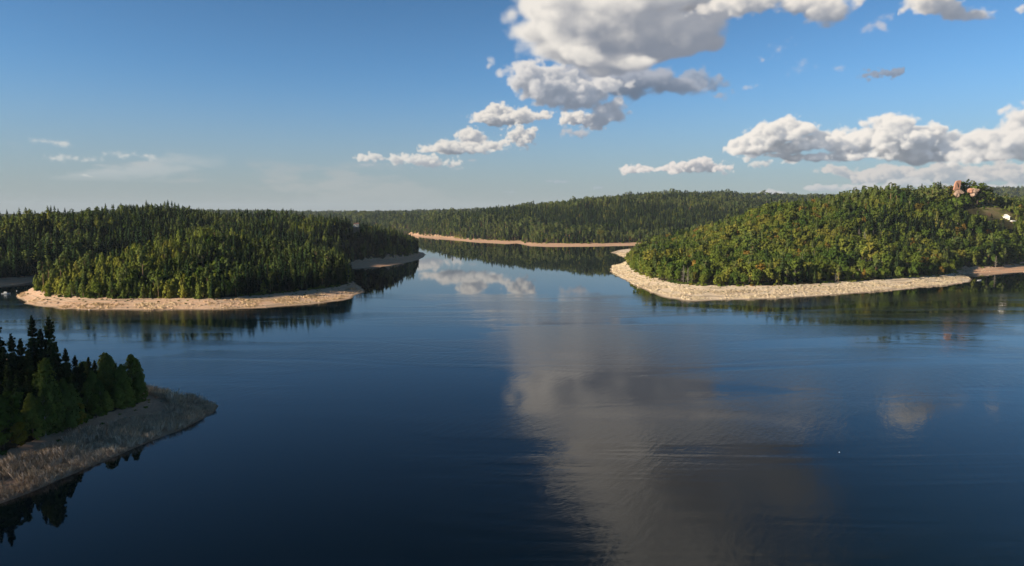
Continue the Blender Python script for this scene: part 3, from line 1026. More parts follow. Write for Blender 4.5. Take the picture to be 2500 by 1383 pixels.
na, nr = 900, 760
A = np.radians(np.linspace(-104, 104, na)); Rr = np.geomspace(38, 16500, nr)
AA, RR = np.meshgrid(A, Rr)
GX, GY = RR * np.sin(AA), RR * np.cos(AA)
GZ, GB, GW = height(GX, GY, True)
GM = np.clip(sdist(mead_w, GX, GY) / 6 + 0.5, 0, 1).reshape(GX.shape)
me = bpy.data.meshes.new('ground')
me.vertices.add(na * nr)
me.vertices.foreach_set('co', np.stack([GX, GY, GZ], -1).astype(np.float32).ravel())
i = (np.arange(nr - 1)[:, None] * na + np.arange(na - 1)[None, :]).ravel()
q = np.stack([i, i + na, i + na + 1, i + 1], 1)
me.loops.add(q.size); me.loops.foreach_set('vertex_index', q.astype(np.int32).ravel())
me.polygons.add(len(q)); me.polygons.foreach_set('loop_start', (np.arange(len(q)) * 4).astype(np.int32))
me.update(calc_edges=True)
me.polygons.foreach_set('use_smooth', np.ones(len(q), bool))
TONE = np.array([0.0, 0.30, 0.0, 0.95])            # sand of each shore: 0 red, 1 pale
for nm, arr in (('beach', GB), ('meadow', GM), ('tone', np.where(GW >= 0, TONE[np.clip(GW, 0, 3)], 0) * np.where(((GW == 3) & (GX > 448) & (GY > 640)) | ((GW == 1) & (GY > 740)), 0.0, 1.0)), ('spit', (GW == 0) * 1.0)):
    at = me.attributes.new(nm, 'FLOAT', 'POINT')
    at.data.foreach_set('value', arr.astype(np.float32).ravel())
ground = link(bpy.data.objects.new('ground', me))
tag(ground, 'wooded hills and pale sandy banks round the lake', None, None, 'structure')
m, t, b = new_mat('ground')
geo = t.new('ShaderNodeNewGeometry'); pos = geo.outputs['Position']


def attr(t, n):
    return t.new('ShaderNodeAttribute', attribute_name=n).outputs['Fac']


n1 = t.noise(pos, 0.12, 6.0, 0.65); n2 = t.noise(pos, 0.9, 4.0, 0.6)
# streaks along the shore: stretched in height only
sx = t.new('ShaderNodeSeparateXYZ'); t.put(sx.inputs[0], pos)
cz = t.new('ShaderNodeCombineXYZ'); t.put(cz.inputs[0], t.m('MULTIPLY', sx.outputs[0], 0.02)); t.put(cz.inputs[1], t.m('MULTIPLY', sx.outputs[1], 0.02)); t.put(cz.inputs[2], t.m('MULTIPLY', sx.outputs[2], 2.4))
n3 = t.noise(cz.outputs[0], 1.0, 4.0, 0.6)
red = t.ramp(n2, [(0.3, (0.44, 0.25, 0.16)), (0.7, (0.64, 0.40, 0.26))])
pale = t.ramp(n2, [(0.3, (0.56, 0.44, 0.32)), (0.7, (0.78, 0.66, 0.50))])
sand = t.mix(t.m('ADD', attr(t, 'tone'), t.m('MULTIPLY', t.m('SUBTRACT', n3, 0.5), 1.6), clamp=True), red, pale)
grey = t.mix(t.ss(n1, 0.50, 0.66), sand, (0.48, 0.38, 0.28, 1))
sand = t.mix(0.55, sand, grey)
sand = t.mix(t.m('MULTIPLY', t.ss(n3, 0.54, 0.60), 0.7), sand, (0.27, 0.19, 0.13, 1))
sand = t.mix(t.ss(sx.outputs[2], 0.30, 0.05), sand, (0.20, 0.15, 0.10, 1))          # wet edge
sand = t.mix(t.m('MULTIPLY', attr(t, 'spit'), 0.55), sand, t.ramp(n1, [(0.35, (0.26, 0.17, 0.12)), (0.65, (0.60, 0.36, 0.24))]))
floor_ = t.ramp(n1, [(0.3, (0.022, 0.020, 0.010)), (0.6, (0.045, 0.040, 0.018)), (0.8, (0.07, 0.055, 0.028))])
grass = t.ramp(t.m('ADD', t.m('MULTIPLY', n1, 0.6), t.m('MULTIPLY', t.noise(pos, 0.035, 3.0, 0.6), 0.4)), [(0.36, (0.065, 0.075, 0.022)), (0.47, (0.130, 0.120, 0.042)), (0.55, (0.19, 0.15, 0.075)), (0.66, (0.16, 0.095, 0.06))])
col = t.mix(attr(t, 'meadow'), floor_, grass)
col = t.mix(t.ss(attr(t, 'beach'), 0.0, 0.004), col, sand)
t.put(b.inputs['Base Color'], col)
b.inputs['Roughness'].default_value = 0.95
b.inputs['Specular IOR Level'].default_value = 0.1
bp = t.new('ShaderNodeBump'); bp.inputs['Distance'].default_value = 0.35; bp.inputs['Strength'].default_value = 0.8
t.put(bp.inputs['Height'], t.m('ADD', n2, t.m('MULTIPLY', n3, 0.8))); t.put(b.inputs['Normal'], bp.outputs[0])
me.materials.append(m)

# ------------------------------------------------------------------ water
m, t, b = new_mat('lake_water')
geo = t.new('ShaderNodeNewGeometry'); pos = geo.outputs['Position']
sx = t.new('ShaderNodeSeparateXYZ'); t.put(sx.inputs[0], pos)
PXm = t.v('MULTIPLY', pos, (1, 1, 0))
lane = t.noise(t.v('MULTIPLY', pos, (0.0045, 0.022, 0)), 1.0, 4.0, 0.6, 0.8)
edge = t.m('ADD', sx.outputs[1], t.m('MULTIPLY', t.m('SUBTRACT', lane, 0.5), 60.0))
edge = t.m('ADD', edge, t.m('MULTIPLY', t.m('ABSOLUTE', sx.outputs[0]), -0.05))
calm_far = t.ss(edge, 520.0, 560.0)
dn = t.v('DISTANCE', PXm, (-95.0, 165.0, 0.0))
calm_near = t.ss(dn, 95.0, 35.0)
lanes = t.ss(lane, 0.42, 0.56)
wind = t.m('MULTIPLY', t.m('SUBTRACT', 1.0, calm_far), t.m('SUBTRACT', 1.0, calm_near))
wind = t.m('MULTIPLY', wind, t.m('MULTIPLY_ADD', lanes, 0.75, 0.25))
sl = t.noise(t.v('MULTIPLY', pos, (0.0030, 0.0085, 0)), 1.0, 2.0, 0.5, 0.5)
slick = t.m('SUBTRACT', 1.0, t.ss(t.m('ABSOLUTE', t.m('SUBTRACT', sl, 0.50)), 0.001, 0.011))
wind = t.m('MULTIPLY', wind, t.m('MULTIPLY_ADD', slick, -0.4, 1.0))
rot = t.new('ShaderNodeMapping', vector_type='TEXTURE'); rot.inputs['Rotation'].default_value = (0, 0, math.radians(58)); rot.inputs['Scale'].default_value = (3.4, 1.0, 1)
t.put(rot.inputs[0], PXm)
w1 = t.noise(rot.outputs[0], 0.52, 2.0, 0.45, 0.3)
rot2 = t.new('ShaderNodeMapping', vector_type='TEXTURE'); rot2.inputs['Rotation'].default_value = (0, 0, math.radians(30)); rot2.inputs['Scale'].default_value = (2.2, 1.0, 1)
t.put(rot2.inputs[0], PXm)
w2 = t.noise(rot2.outputs[0], 1.3, 2.0, 0.5)
hgt = t.m('ADD', t.m('MULTIPLY', w1, 0.75), t.m('MULTIPLY', w2, 0.25))
bp = t.new('ShaderNodeBump')
bp.inputs['Distance'].default_value = 1.0
t.put(bp.inputs['Strength'], 1.0)
t.put(bp.inputs['Height'], t.m('MULTIPLY', hgt, t.m('MULTIPLY_ADD', wind, 0.092, 0.002)))
b.inputs['Base Color'].default_value = (0.0003, 0.0042, 0.0060, 1)
b.inputs['IOR'].default_value = 1.333
t.put(b.inputs['Roughness'], t.m('MULTIPLY_ADD', wind, 0.115, 0.022))
t.put(b.inputs['Normal'], bp.outputs[0])
me = bpy.data.meshes.new('water')
me.from_pydata([(-16000, -600, 0), (16000, -600, 0), (16000, 16000, 0), (-16000, 16000, 0)], [], [(0, 1, 2, 3)])
me.materials.append(m)
water = link(bpy.data.objects.new('water', me))
tag(water, 'dark blue lake water with calm and wind-rippled stretches', None, None, 'structure')

# ================================================================== planting
RG = np.random.default_rng(11)
clear = []       # (x, y, radius, reach towards the camera): kept free for a thing that shows through


def keep_clear(p, r, reach):
    clear.append((p[0], p[1], r, reach))


def blocked(X, Y):
    out = np.zeros(X.shape, bool)
    for cx, cy, r, reach in clear:
        L = math.hypot(cx, cy); ux, uy = cx / L, cy / L
        s = (X - cx) * ux + (Y - cy) * uy
        p = np.abs(-(X - cx) * uy + (Y - cy) * ux)
        out |= (p < r) & (s < r) & (s > -reach)
    return out


def scatter(x0, x1, y0, y1, step):
    xs = np.arange(x0, x1, step); ys = np.arange(y0, y1, step * 0.9)
    X, Y = np.meshgrid(xs, ys)
    X = X + (np.arange(len(ys))[:, None] % 2) * step * 0.5
    X = X + RG.uniform(-0.42, 0.42, X.shape) * step; Y = Y + RG.uniform(-0.42, 0.42, Y.shape) * step
    X = X.ravel(); Y = Y.ravel()
    k = (np.abs(X) < Y * 0.80 + 60) & (Y > 60)
    return X[k], Y[k]


SPECIAL = []     # (key, px, py of the foot, height, label, category, name)


def special(key, px, py, h, label, name='dead_tree', reach=10):
    p = hit(px, py)
    keep_clear(p, 2.6 if reach < 20 else 4.5, reach)
    SPECIAL.append((key, p, h, label, name))


q_ = atY(2337, 470, 905)
castle_p = np.array([q_[0], 905.0, float(height(np.array([q_[0]]), np.array([905.0]))[0])])
cabin_p = hit(870, 558)
cabin_p[2] = max(cabin_p[2], atY(870, 556, cabin_p[1])[2])
house_p = hit(2457, 536)
keep_clear(castle_p + np.array([8, 0, 0]), 15, 55)
keep_clear(cabin_p, 7, 40)
keep_clear(house_p, 8, 46)

special('rust_tree.0', 712, 628, 19, 'rust red dead spruce among green spruces on the left peninsula', 'spruce_tree', 26)
special('orange_tree.0', 1802, 583, 11, 'orange-brown tree amid green crowns halfway up the right headland', 'broadleaf_tree', 26)
special('orange_tree.0', 2413, 580, 10, 'small orange tree low on the slope beneath the hill meadow', 'broadleaf_tree', 26)
special('yellow_tree.0', 905, 573, 15, 'yellow-green round tree beside the white-railed cabin', 'broadleaf_tree', 24)
special('tall_pine_tree.1', 107, 708, 24, 'leaning outermost tall pine with a bare trunk at the left peninsula tip', 'tall_pine_tree', 14)
special('tall_pine_tree.0', 121, 702, 26, 'tallest orange-trunked pine at the left peninsula tip', 'tall_pine_tree', 14)
special('tall_pine_tree.2', 160, 690, 25, 'third tall pine from the left peninsula tip', 'tall_pine_tree', 14)
special('tall_pine_tree.0', 196, 676, 24, 'tall pine with a long pale trunk, fourth from the left peninsula tip', 'tall_pine_tree', 16)
special('tall_pine_tree.1', 219, 655, 22, 'bare-trunked pine rising behind the pines of the left peninsula tip', 'tall_pine_tree', 16)
special('tall_pine_tree.2', 350, 690, 27, 'lone pale-trunked pine standing above young pines on the left peninsula', 'tall_pine_tree', 20)
special('tall_pine_tree.2', 494, 660, 22, 'thin bare-trunked pine in the middle of the left peninsula', 'tall_pine_tree', 16)
for k, (px, py, h, lab) in enumerate([
        (1700, 640, 14, 'grey dead tree amid the green crowns above the beach corner of the right headland'),
        (1985, 655, 15, 'pale dead tree rising in the middle of the right headland wood'),
        (1760, 590, 13, 'bare grey tree near the upper edge of the right headland wood'),
        (1668, 693, 16, 'left one of two grey dead trees by the beach of the right headland'),
        (1679, 694, 15, 'right one of two grey dead trees by the beach of the right headland'),
        (2168, 652, 13, 'leftmost of three pale bare trunks near the right shore'),
        (2176, 651, 15, 'middle of three pale bare trunks near the right shore'),
        (2187, 650, 9, 'short bare trunk right of the three pale trunks near the right shore'),
        (2109, 604, 17, 'grey standing snag halfway up the right headland, tallest of the row'),
        (2096, 590, 14, 'grey snag left of the tallest snag on the right headland'),
        (2131, 592, 14, 'grey snag with a broken top right of the tallest snag'),
        (2150, 590, 12, 'brownish bare tree at the right end of the row of snags'),
        (2124, 657, 12, 'greyish dying spruce left of the three pale trunks'),
        (2112, 656, 11, 'pair mate of the dying spruce left of the pale trunks'),
        (2430, 657, 15, 'dead tree at the edge of the rear beach on the right'),
        (1940, 690, 12, 'single grey bare tree in the front row of the right headland'),
        (2040, 690, 9, 'low grey bare shrubby tree at the foot of the right headland wood'),
        (608, 575, 16, 'bare grey tree on the crest of the left peninsula'),
        (700, 560, 13, 'bare grey tree right of the crest on the left peninsula'),
        (450, 590, 13, 'dry pale tree on the bright upper slope of the left peninsula'),
        (478, 590, 12, 'second dry pale tree on the bright upper slope of the left peninsula')]):
    special('dead_tree.%d' % (k % 2), px, py, h, lab)

# ---- candidates of every wood: kind, place, size
cand = []


def pick(Xc, Yc, Z, weights, n_var=3):
    """weights: {kind: array or number}; returns kind name and variant of each"""
    names = list(weights)
    Wt = np.stack([np.broadcast_to(np.clip(weights[k], 0, None), Xc.shape) for k in names], 0)
    c = np.cumsum(Wt, 0); c /= c[-1]
    r = RG.random(Xc.shape)
    return np.array(names)[(r[None] > c).sum(0).clip(0, len(names) - 1)]


def add_wood(tag_, land, X, Y, weights, size):
    df = sdist(LANDS[land]['wood'], X, Y)
    k = (df > 0.5) & ((vnoise(X, Y, 16, 91) < 1.25) | (df < 8))
    X, Y, df = X[k], Y[k], df[k]
    k = ~blocked(X, Y) & (sdist(mead_w, X, Y) < 2)
    if land == 'east':
        L_ = np.hypot(X, Y)
        for a_ in (9, 18, 27, 36):
            k &= sdist(mead_w, X + X / L_ * a_, Y + Y / L_ * a_) < -1
    X, Y, df = X[k], Y[k], df[k]
    Z = height(X, Y)
    px, py = project(X, Y, Z)
    kd = pick(X, Y, Z, weights(X, Y, Z, df, px, py))
    s = size(X, Y, Z, df, px, py) * RG.triangular(0.62, 0.98, 1.32, X.shape) * (1 + 0.15 * vnoise(X, Y, 45, 4))
    cand.append((tag_, X, Y, Z, kd, s, px, py, df))


def cl(x): return np.clip(x, 0, 1)


# left peninsula: young pines at the tip, birch and light pines up its bright crown, spruces to the right
def w_pen(X, Y, Z, df, px, py):
    right = cl((px - 470) / 260)
    bright = np.exp(-((px - 480) / 110) ** 2) * cl((Z - 18) / 12)
    n = vnoise(X, Y, 40, 21)
    return {'pine_tree': 1.5 * (1 - right) + 0.22 * (1 - right * .5) + 0.0 * n, 'spruce_tree': 0.10 + 1.6 * right * (1 - 0.6 * bright), 'tall_pine_tree': 0.06 + 0.14 * right,
            'birch_tree': 0.08 + 1.5 * bright + 0.12 * right * cl(n), 'broadleaf_tree': 0.05 + 0.35 * (1 - right) * cl(n + .2)}


def s_pen(X, Y, Z, df, px, py):
    right = cl((px - 450) / 250)
    return np.where(df < 6, 0.72, 0.95) + 0.0 * right


X, Y = scatter(-420, -60, 440, 740, 4.9)
k = (sdist(LANDS['west']['wood'], X, Y) > 0) & (Y < 720 + (X + 200) * 0.15)
add_wood('left peninsula', 'west', X[k], Y[k], w_pen, s_pen)
hump_min = 720
X, Y = scatter(-560, 20, 700, 1250, 5.2)
k = Y >= 720 + (X + 200) * 0.15
k &= (X > -430 - (Y - 800) * 0.25)


def w_hump(X, Y, Z, df, px, py):
    n = vnoise(X, Y, 45, 22)
    low = cl(1 - df / 60)
    top = cl((Z - 28) / 14)
    return {'spruce_tree': 1.3 - 0.2 * top, 'birch_tree': 0.28 * low + 0.28 * cl(n), 'broadleaf_tree': 0.10 + 0.6 * top * cl(n + .3), 'tall_pine_tree': 0.25 * top, 'pine_tree': 0.25}


add_wood('second hump', 'west', X[k], Y[k], w_hump, lambda X, Y, Z, df, px, py: np.full(X.shape, 0.93))


def w_back(X, Y, Z, df, px, py):
    top = cl((Z - 30) / 14) * cl((420 - px) / 200)
    n = vnoise(X, Y, 50, 23)
    return {'spruce_tree': 1.6 - top, 'broadleaf_tree': 0.10 + 2.4 * top * cl(n + .8), 'tall_pine_tree': 0.12, 'birch_tree': 0.05 + 0.3 * top}


X, Y = scatter(-1100, -150, 480, 1350, 6.0)
k = (X <= -430 - (Y - 800) * 0.25) | ((Y < 800) & (X < -400))
k &= ~((X > -420) & (Y < 740))
add_wood('back hill', 'west', X[k], Y[k], w_back, lambda X, Y, Z, df, px, py: np.full(X.shape, 1.02))


def w_north(X, Y, Z, df, px, py):
    n = vnoise(X, Y, 160, 24)
    shore = cl(1 - df / 120)
    return {'spruce_tree': 0.8 + 0.6 * cl(n) + 0.5 * shore * cl((px - 1280) / 80), 'tall_pine_tree': 1.0 * cl(0.8 - n) + 0.8 * shore * cl((1280 - px) / 80), 'pine_tree': 0.35 + 0.5 * shore, 'broadleaf_tree': 0.10}


X, Y = scatter(-700, 1500, 1300, 2450, 8.2)
add_wood('north hill', 'north', X, Y, w_north, lambda X, Y, Z, df, px, py: np.where(df < 25, 0.8, 1.0))
X, Y = scatter(-2500, 3800, 2450, 4600, 14.0)
k = RG.random(X.shape) < 1.0
add_wood('far woods', 'north', X[k], Y[k], lambda X, Y, Z, df, px, py: {'spruce_tree': 1.0, 'tall_pine_tree': 0.4, 'broadleaf_tree': 0.3}, lambda X, Y, Z, df, px, py: np.full(X.shape, 1.15))


def w_east(X, Y, Z, df, px, py):
    n = vnoise(X, Y, 55, 25); n2_ = vnoise(X, Y, 28, 26)
    crest = cl((Z - 62) / 18) * cl((px - 1950) / 60)
    mid = np.exp(-((px - 2180) / 170) ** 2) * np.exp(-((Z - 34) / 16) ** 2)
    return {'broadleaf_tree': 2.0 - 1.2 * crest - 0.8 * mid, 'birch_tree': 0.15 + 0.5 * cl(n), 'spruce_tree': 0.05 + 0.4 * cl(n2_ - .3) + 1.3 * mid + 0.2 * crest,
            'tall_pine_tree': 0.05 + 1.0 * crest, 'pine_tree': 0.12 + 0.3 * crest + 0.4 * cl(-n - .4)}


X, Y = scatter(60, 1050, 540, 1300, 6.6)
add_wood('right headland', 'east', X, Y, w_east, lambda X, Y, Z, df, px, py: np.where(df < 7, 0.80, 1.0) * (1 - 0.32 * cl((px - 2330) / 40) * cl((Y - 820) / 40)))
# unseen trees added on the west bank to shade the near spit
X, Y = scatter(-620, -245, 10, 330, 8.0) if False else (RG.uniform(-640, -245, 1500), RG.uniform(-260, 320, 1500))
add_wood('west bank', 'spit', X, Y, lambda X, Y, Z, df, px, py: {'spruce_tree': 1.0, 'broadleaf_tree': 0.6}, lambda X, Y, Z, df, px, py: np.full(X.shape, 0.95))

# ---- which ones show largest: walk outwards, keep a skyline per column
rows = []
for ci, (tg, X, Y, Z, kd, s, px, py, df) in enumerate(cand):
    if tg in ('west bank', 'far woods', 'north hill'):
        continue
    for i in range(len(X)):
        if -10 < px[i] < 2510:
            rows.append((Y[i], ci, i))
rows.sort()
skyline = np.full(2600, 1383.0)
score = {}
for y_, ci, i in rows:
    tg, X, Y, Z, kd, s, px, py, df = cand[ci]
    h = KINDS[kd[i] + '.0']['h'] * s[i]
    wpx = 2.2 * F0 / y_
    a0 = int(max(0, px[i] - wpx)); a1 = int(min(2599, px[i] + wpx)) + 1
    top = py[i] - h * F0 / y_
    if a1 > a0:
        vis = np.clip(skyline[a0:a1] - top, 0, py[i] - top).sum()
        score[(ci, i)] = vis
        skyline[a0:a1] = np.minimum(skyline[a0:a1], top)
LIMIT = {'spruce_tree': 290, 'pine_tree': 290, 'broadleaf_tree': 290, 'birch_tree': 290, 'tall_pine_tree': 280}
chosen = {}
for kname, lim in LIMIT.items():
    lst = sorted(((v, k) for k, v in score.items() if cand[k[0]][4][k[1]] == kname), reverse=True)[:lim]
    for v, k in lst:
        chosen[k] = kname

WORD = {'spruce_tree': ('dark pointed spruce', 'spruce'), 'pine_tree': ('bushy young pine', 'pine'), 'broadleaf_tree': ('round green broadleaf tree', 'broadleaf tree'),
        'birch_tree': ('slender light birch', 'birch'), 'tall_pine_tree': ('tall bare-trunked pine', 'pine')}


def tree_thing(key, name, loc, rz, sc, label, cat, group=None):
    K = KINDS[key]
    o = empty(name, loc, rz, sc)
    tag(o, label, cat, group)
    link(bpy.data.objects.new(K['crown_name'], K['crown']), o)
    link(bpy.data.objects.new('trunk', K['trunk']), o)
    return o


def where(tg, px, df, Z):
    if tg == 'left peninsula':
        side = 'tip end' if px < 300 else ('middle' if px < 600 else 'shaded right end')
        return ('in the beachside row at the %s of the left peninsula' if df < 9 else 'up the slope at the %s of the left peninsula') % side
    if tg == 'second hump':
        return 'on the reddish beach edge of the hump behind the left peninsula' if df < 12 else 'on the hump behind the left peninsula'
    if tg == 'back hill':
        return 'on the dark hill behind the left peninsula'
    side = 'outer end' if px < 1800 else ('middle' if px < 2150 else 'castle end')
    return ('in the beachside row at the %s of the right headland' if df < 9 else 'up the slope at the %s of the right headland') % side


for (ci, i), kname in chosen.items():
    tg, X, Y, Z, kd, s, px, py, df = cand[ci]
    w_ = where(tg, px[i], df[i], Z[i])
    a_, c_ = WORD[kname]
    tree_thing('%s.%d' % (kname, RG.integers(3)), kname, (X[i], Y[i], Z[i] - 0.2), RG.random() * 6.28, s[i],
               '%s %s' % (a_, w_), 'tree', '%ss %s' % (c_, w_))

for key, p, h, lab, nm in SPECIAL:
    tree_thing(key, nm, (p[0], p[1], p[2] - 0.2), RG.random() * 6.28, h / KINDS[key]['h'], lab, 'tree')

# ---- the near spit, tree by tree
NEAR = [  # key, px of the trunk, py of the foot, py of the top
    ('near_spruce.0', 4, 1010, 752), ('near_spruce.1', 40, 1000, 812), ('near_spruce.2', 62, 995, 822), ('near_spruce.0', 92, 990, 766), ('near_spruce.1', 133, 992, 768),
    ('near_spruce.2', 112, 996, 800), ('near_spruce.2', 168, 985, 850), ('near_spruce.1', 190, 980, 864), ('near_spruce.2', 20, 1015, 850), ('near_spruce.2', 78, 1000, 850),
    ('near_spruce.2', 222, 974, 870), ('near_spruce.1', 150, 1000, 862), ('near_spruce.2', 205, 985, 880), ('near_spruce.2', 236, 972, 878), ('near_broadleaf.1', 208, 965, 878),
    ('near_birch.0', 262, 975, 862), ('near_birch.1', 272, 976, 870), ('near_birch.1', 324, 972, 866), ('near_birch.0', 333, 968, 874), ('near_pine.0', 342, 978, 908),
    ('near_pine.0', 300, 985, 892), ('near_birch.0', 246, 1000, 932), ('near_birch.1', 216, 1012, 934), ('near_pine.0', 292, 996, 940), ('near_pine.1', 262, 1006, 955),
    ('near_yellow.0', 200, 1040, 985), ('near_birch.1', 122, 1062, 880), ('near_birch.0', 140, 1058, 940), ('near_birch.1', 112, 1070, 950), ('near_pine.0', 160, 1048, 925),
    ('near_pine.1', 178, 1038, 940), ('near_broadleaf.1', 235, 1022, 960), ('near_broadleaf.0', 8, 1100, 945), ('near_broadleaf.1', 30, 1085, 985), ('near_yellow.0', 42, 1095, 1030),
    ('near_broadleaf.2', 2, 1105, 1030), ('near_broadleaf.0', 62, 1078, 1010), ('near_pine.0', 82, 1072, 960), ('near_spruce.2', 98, 1060, 905), ('near_spruce.2', 55, 1062, 900),
    ('near_spruce.1', 30, 1050, 880), ('near_spruce.2', 80, 1045, 895), ('near_spruce.2', 186, 1018, 905), ('near_pine.1', 145, 1052, 985), ('near_broadleaf.1', -15, 1095, 960),
    ('near_spruce.0', -20, 1030, 800), ('near_spruce.1', 10, 1040, 860), ('near_spruce.2', 118, 1030, 880), ('near_spruce.2', 160, 1010, 890), ('near_pine.0', 230, 992, 905),
    ('near_pine.1', 285, 975, 900), ('near_pine.1', 312, 990, 930)]
ORD = ['first', 'second', 'third', 'fourth', 'fifth', 'sixth', 'seventh', 'eighth', 'ninth', 'tenth', 'eleventh', 'twelfth', 'thirteenth', 'fourteenth', 'fifteenth',
       'sixteenth', 'seventeenth', 'eighteenth', 'nineteenth', 'twentieth', 'twenty-first', 'twenty-second', 'twenty-third', 'twenty-fourth', 'twenty-fifth']
NW = {'near_spruce': ('spruce_tree', 'black-green spruce'), 'near_broadleaf': ('broadleaf_tree', 'dark leafy broadleaf tree'), 'near_birch': ('birch_tree', 'narrow olive birch'),
      'near_pine': ('pine_tree', 'low bushy pine'), 'near_yellow': ('broadleaf_tree', 'yellowing low broadleaf tree')}
cnt = {}
for key, px, py, pt in sorted(NEAR, key=lambda r: -r[1]):
    p = hit(px, py)
    base = key.split('.')[0]
    h = (py - pt) * p[1] / F0 * 1.02
    nm, word = NW[base]
    cnt[base] = cnt.get(base, 0) + 1
    sc = h / KINDS[key]['h']
    wd = min(1.25, max(sc, 0.85 * h / 14)) if base != 'near_spruce' else max(sc, 0.8)
    o = tree_thing(key, nm, (p[0], p[1], p[2] - 0.2), RG.random() * 6.28, (wd, wd, sc),
                   '%s on the shaded near spit, %s of its kind from the tip' % (word, ORD[cnt[base] - 1]), 'tree')

# ---- everything else of the woods: one mass each, instanced on points
src = bpy.data.collections.new('tree_shapes')          # not linked to the scene
order = sorted(k for k in KINDS if not k.startswith('near_'))
for k in order:
    src.objects.link(bpy.data.objects.new(k, KINDS[k]['both']))
order = [o.name for o in sorted(src.objects, key=lambda o: o.name)]


def scatter_tree(name_):
    ng = bpy.data.node_groups.new(name_, 'GeometryNodeTree')
    ng.interface.new_socket('Geometry', in_out='INPUT', socket_type='NodeSocketGeometry')
    ng.interface.new_socket('Geometry', in_out='OUTPUT', socket_type='NodeSocketGeometry')
    N = ng.nodes; Lk = ng.links
    a = N.new('NodeGroupInput'); z = N.new('NodeGroupOutput')
    return ng, N, Lk, a, z


def instancer(name_, coll):
    ng, N, Lk, a, z = scatter_tree(name_)
    ci = N.new('GeometryNodeCollectionInfo')
    ci.inputs['Collection'].default_value = coll
    ci.inputs['Separate Children'].default_value = True
    ci.inputs['Reset Children'].default_value = True
    ip = N.new('GeometryNodeInstanceOnPoints')
    ip.inputs['Pick Instance'].default_value = True
    def named(nm, typ):
        n = N.new('GeometryNodeInputNamedAttribute'); n.data_type = typ
        n.inputs['Name'].default_value = nm
        return n.outputs['Attribute']
    Lk.new(a.outputs[0], ip.inputs['Points'])
    Lk.new(ci.outputs[0], ip.inputs['Instance'])
    Lk.new(named('which', 'INT'), ip.inputs['Instance Index'])
    Lk.new(named('turn', 'FLOAT_VECTOR'), ip.inputs['Rotation'])
    Lk.new(named('size', 'FLOAT_VECTOR'), ip.inputs['Scale'])
    Lk.new(ip.outputs[0], z.inputs[0])
    return ng


NG_TREES = instancer('wood_trees', src)


def mass(name, P, which, turn, size, ng, label, cat):
    me = bpy.data.meshes.new(name)
    me.vertices.add(len(P)); me.vertices.foreach_set('co', P.astype(np.float32).ravel())
    a = me.attributes.new('which', 'INT', 'POINT'); a.data.foreach_set('value', which.astype(np.int32))
    a = me.attributes.new('turn', 'FLOAT_VECTOR', 'POINT'); a.data.foreach_set('vector', turn.astype(np.float32).ravel())
    a = me.attributes.new('size', 'FLOAT_VECTOR', 'POINT'); a.data.foreach_set('vector', size.astype(np.float32).ravel())
    o = link(bpy.data.objects.new(name, me))
    tag(o, label, cat, None, 'stuff')
    md = o.modifiers.new('scatter', 'NODES'); md.node_group = ng
    return o


LAB = {'left peninsula': 'mixed pine and spruce wood covering the left peninsula',
       'second hump': 'dark spruce wood with bright birches on the hump behind the left peninsula',
       'back hill': 'dark spruce wood on the hill behind the left peninsula',
       'north hill': 'conifer wood on the long hill across the lake in the centre',
       'far woods': 'bluish far-off woods along the horizon',
       'right headland': 'green and olive broadleaf wood covering the right headland',
       'west bank': 'unseen wood added on the bank behind the near spit'}
total = 0
for ci, (tg, X, Y, Z, kd, s, px, py, df) in enumerate(cand):
    keep = np.array([(ci, i) not in chosen for i in range(len(X))])
    # nothing of a wood that lies far outside the view, the shading banks excepted
    if tg != 'west bank':
        keep &= (px > -700) & (px < 3000)
    X, Y, Z, kd, s, df = X[keep], Y[keep], Z[keep], kd[keep], s[keep], df[keep]
    n = len(X)
    wh = np.array([order.index('%s.%d' % (k, v)) for k, v in zip(kd, RG.integers(0, 3, n))])
    # low bushes close the edge of the wood
    turn = np.stack([RG.normal(size=n) * 0.03, RG.normal(size=n) * 0.03, RG.random(n) * 6.28], 1)
    wd = s * RG.uniform(0.9, 1.15, n)
    if tg == 'far woods': wd = wd * 1.9
    if tg == 'north hill': wd = wd * 1.15
    size = np.stack([wd, wd, s], 1)
    mass('woodland', np.stack([X, Y, Z - 0.2], 1), wh, turn, size, NG_TREES, LAB[tg], 'woodland')
    total += n
print('CASTLE', castle_p, 'HOUSE', house_p, 'CABIN', cabin_p, mead_w[:3])
print('TREES', total, 'individual', len(chosen))

# ---- undergrowth along the feet of the woods
Pb = []
for nm, x0, x1, y0, y1, st in (('west', -420, -60, 440, 740, 2.6), ('east', 60, 700, 540, 1000, 3.0), ('spit', -200, -70, 150, 260, 1.8), ('west', -430, -100, 740, 1060, 4.0)):
    X, Y = scatter(x0, x1, y0, y1, st)
    df = sdist(LANDS[nm]['wood'], X, Y)
    k = (df > -0.8) & (df < 9) & (RG.random(X.shape) < 0.55) & (vnoise(X, Y, 12, 31) > -0.5)
    X, Y = X[k], Y[k]
    Pb.append(np.stack([X, Y, height(X, Y) - 0.1], 1))
Pb = np.concatenate(Pb); n = len(Pb)
bsz = RG.uniform(0.5, 1.25, n)
mass('undergrowth', Pb, np.where(RG.random(n) < 0.65, order.index('bush.0'), order.index('bush.1')), np.stack([0 * bsz, 0 * bsz, RG.random(n) * 6.28], 1),
     np.stack([bsz, bsz, bsz], 1), NG_TREES, 'low green bushes along the feet of the woods', 'undergrowth')


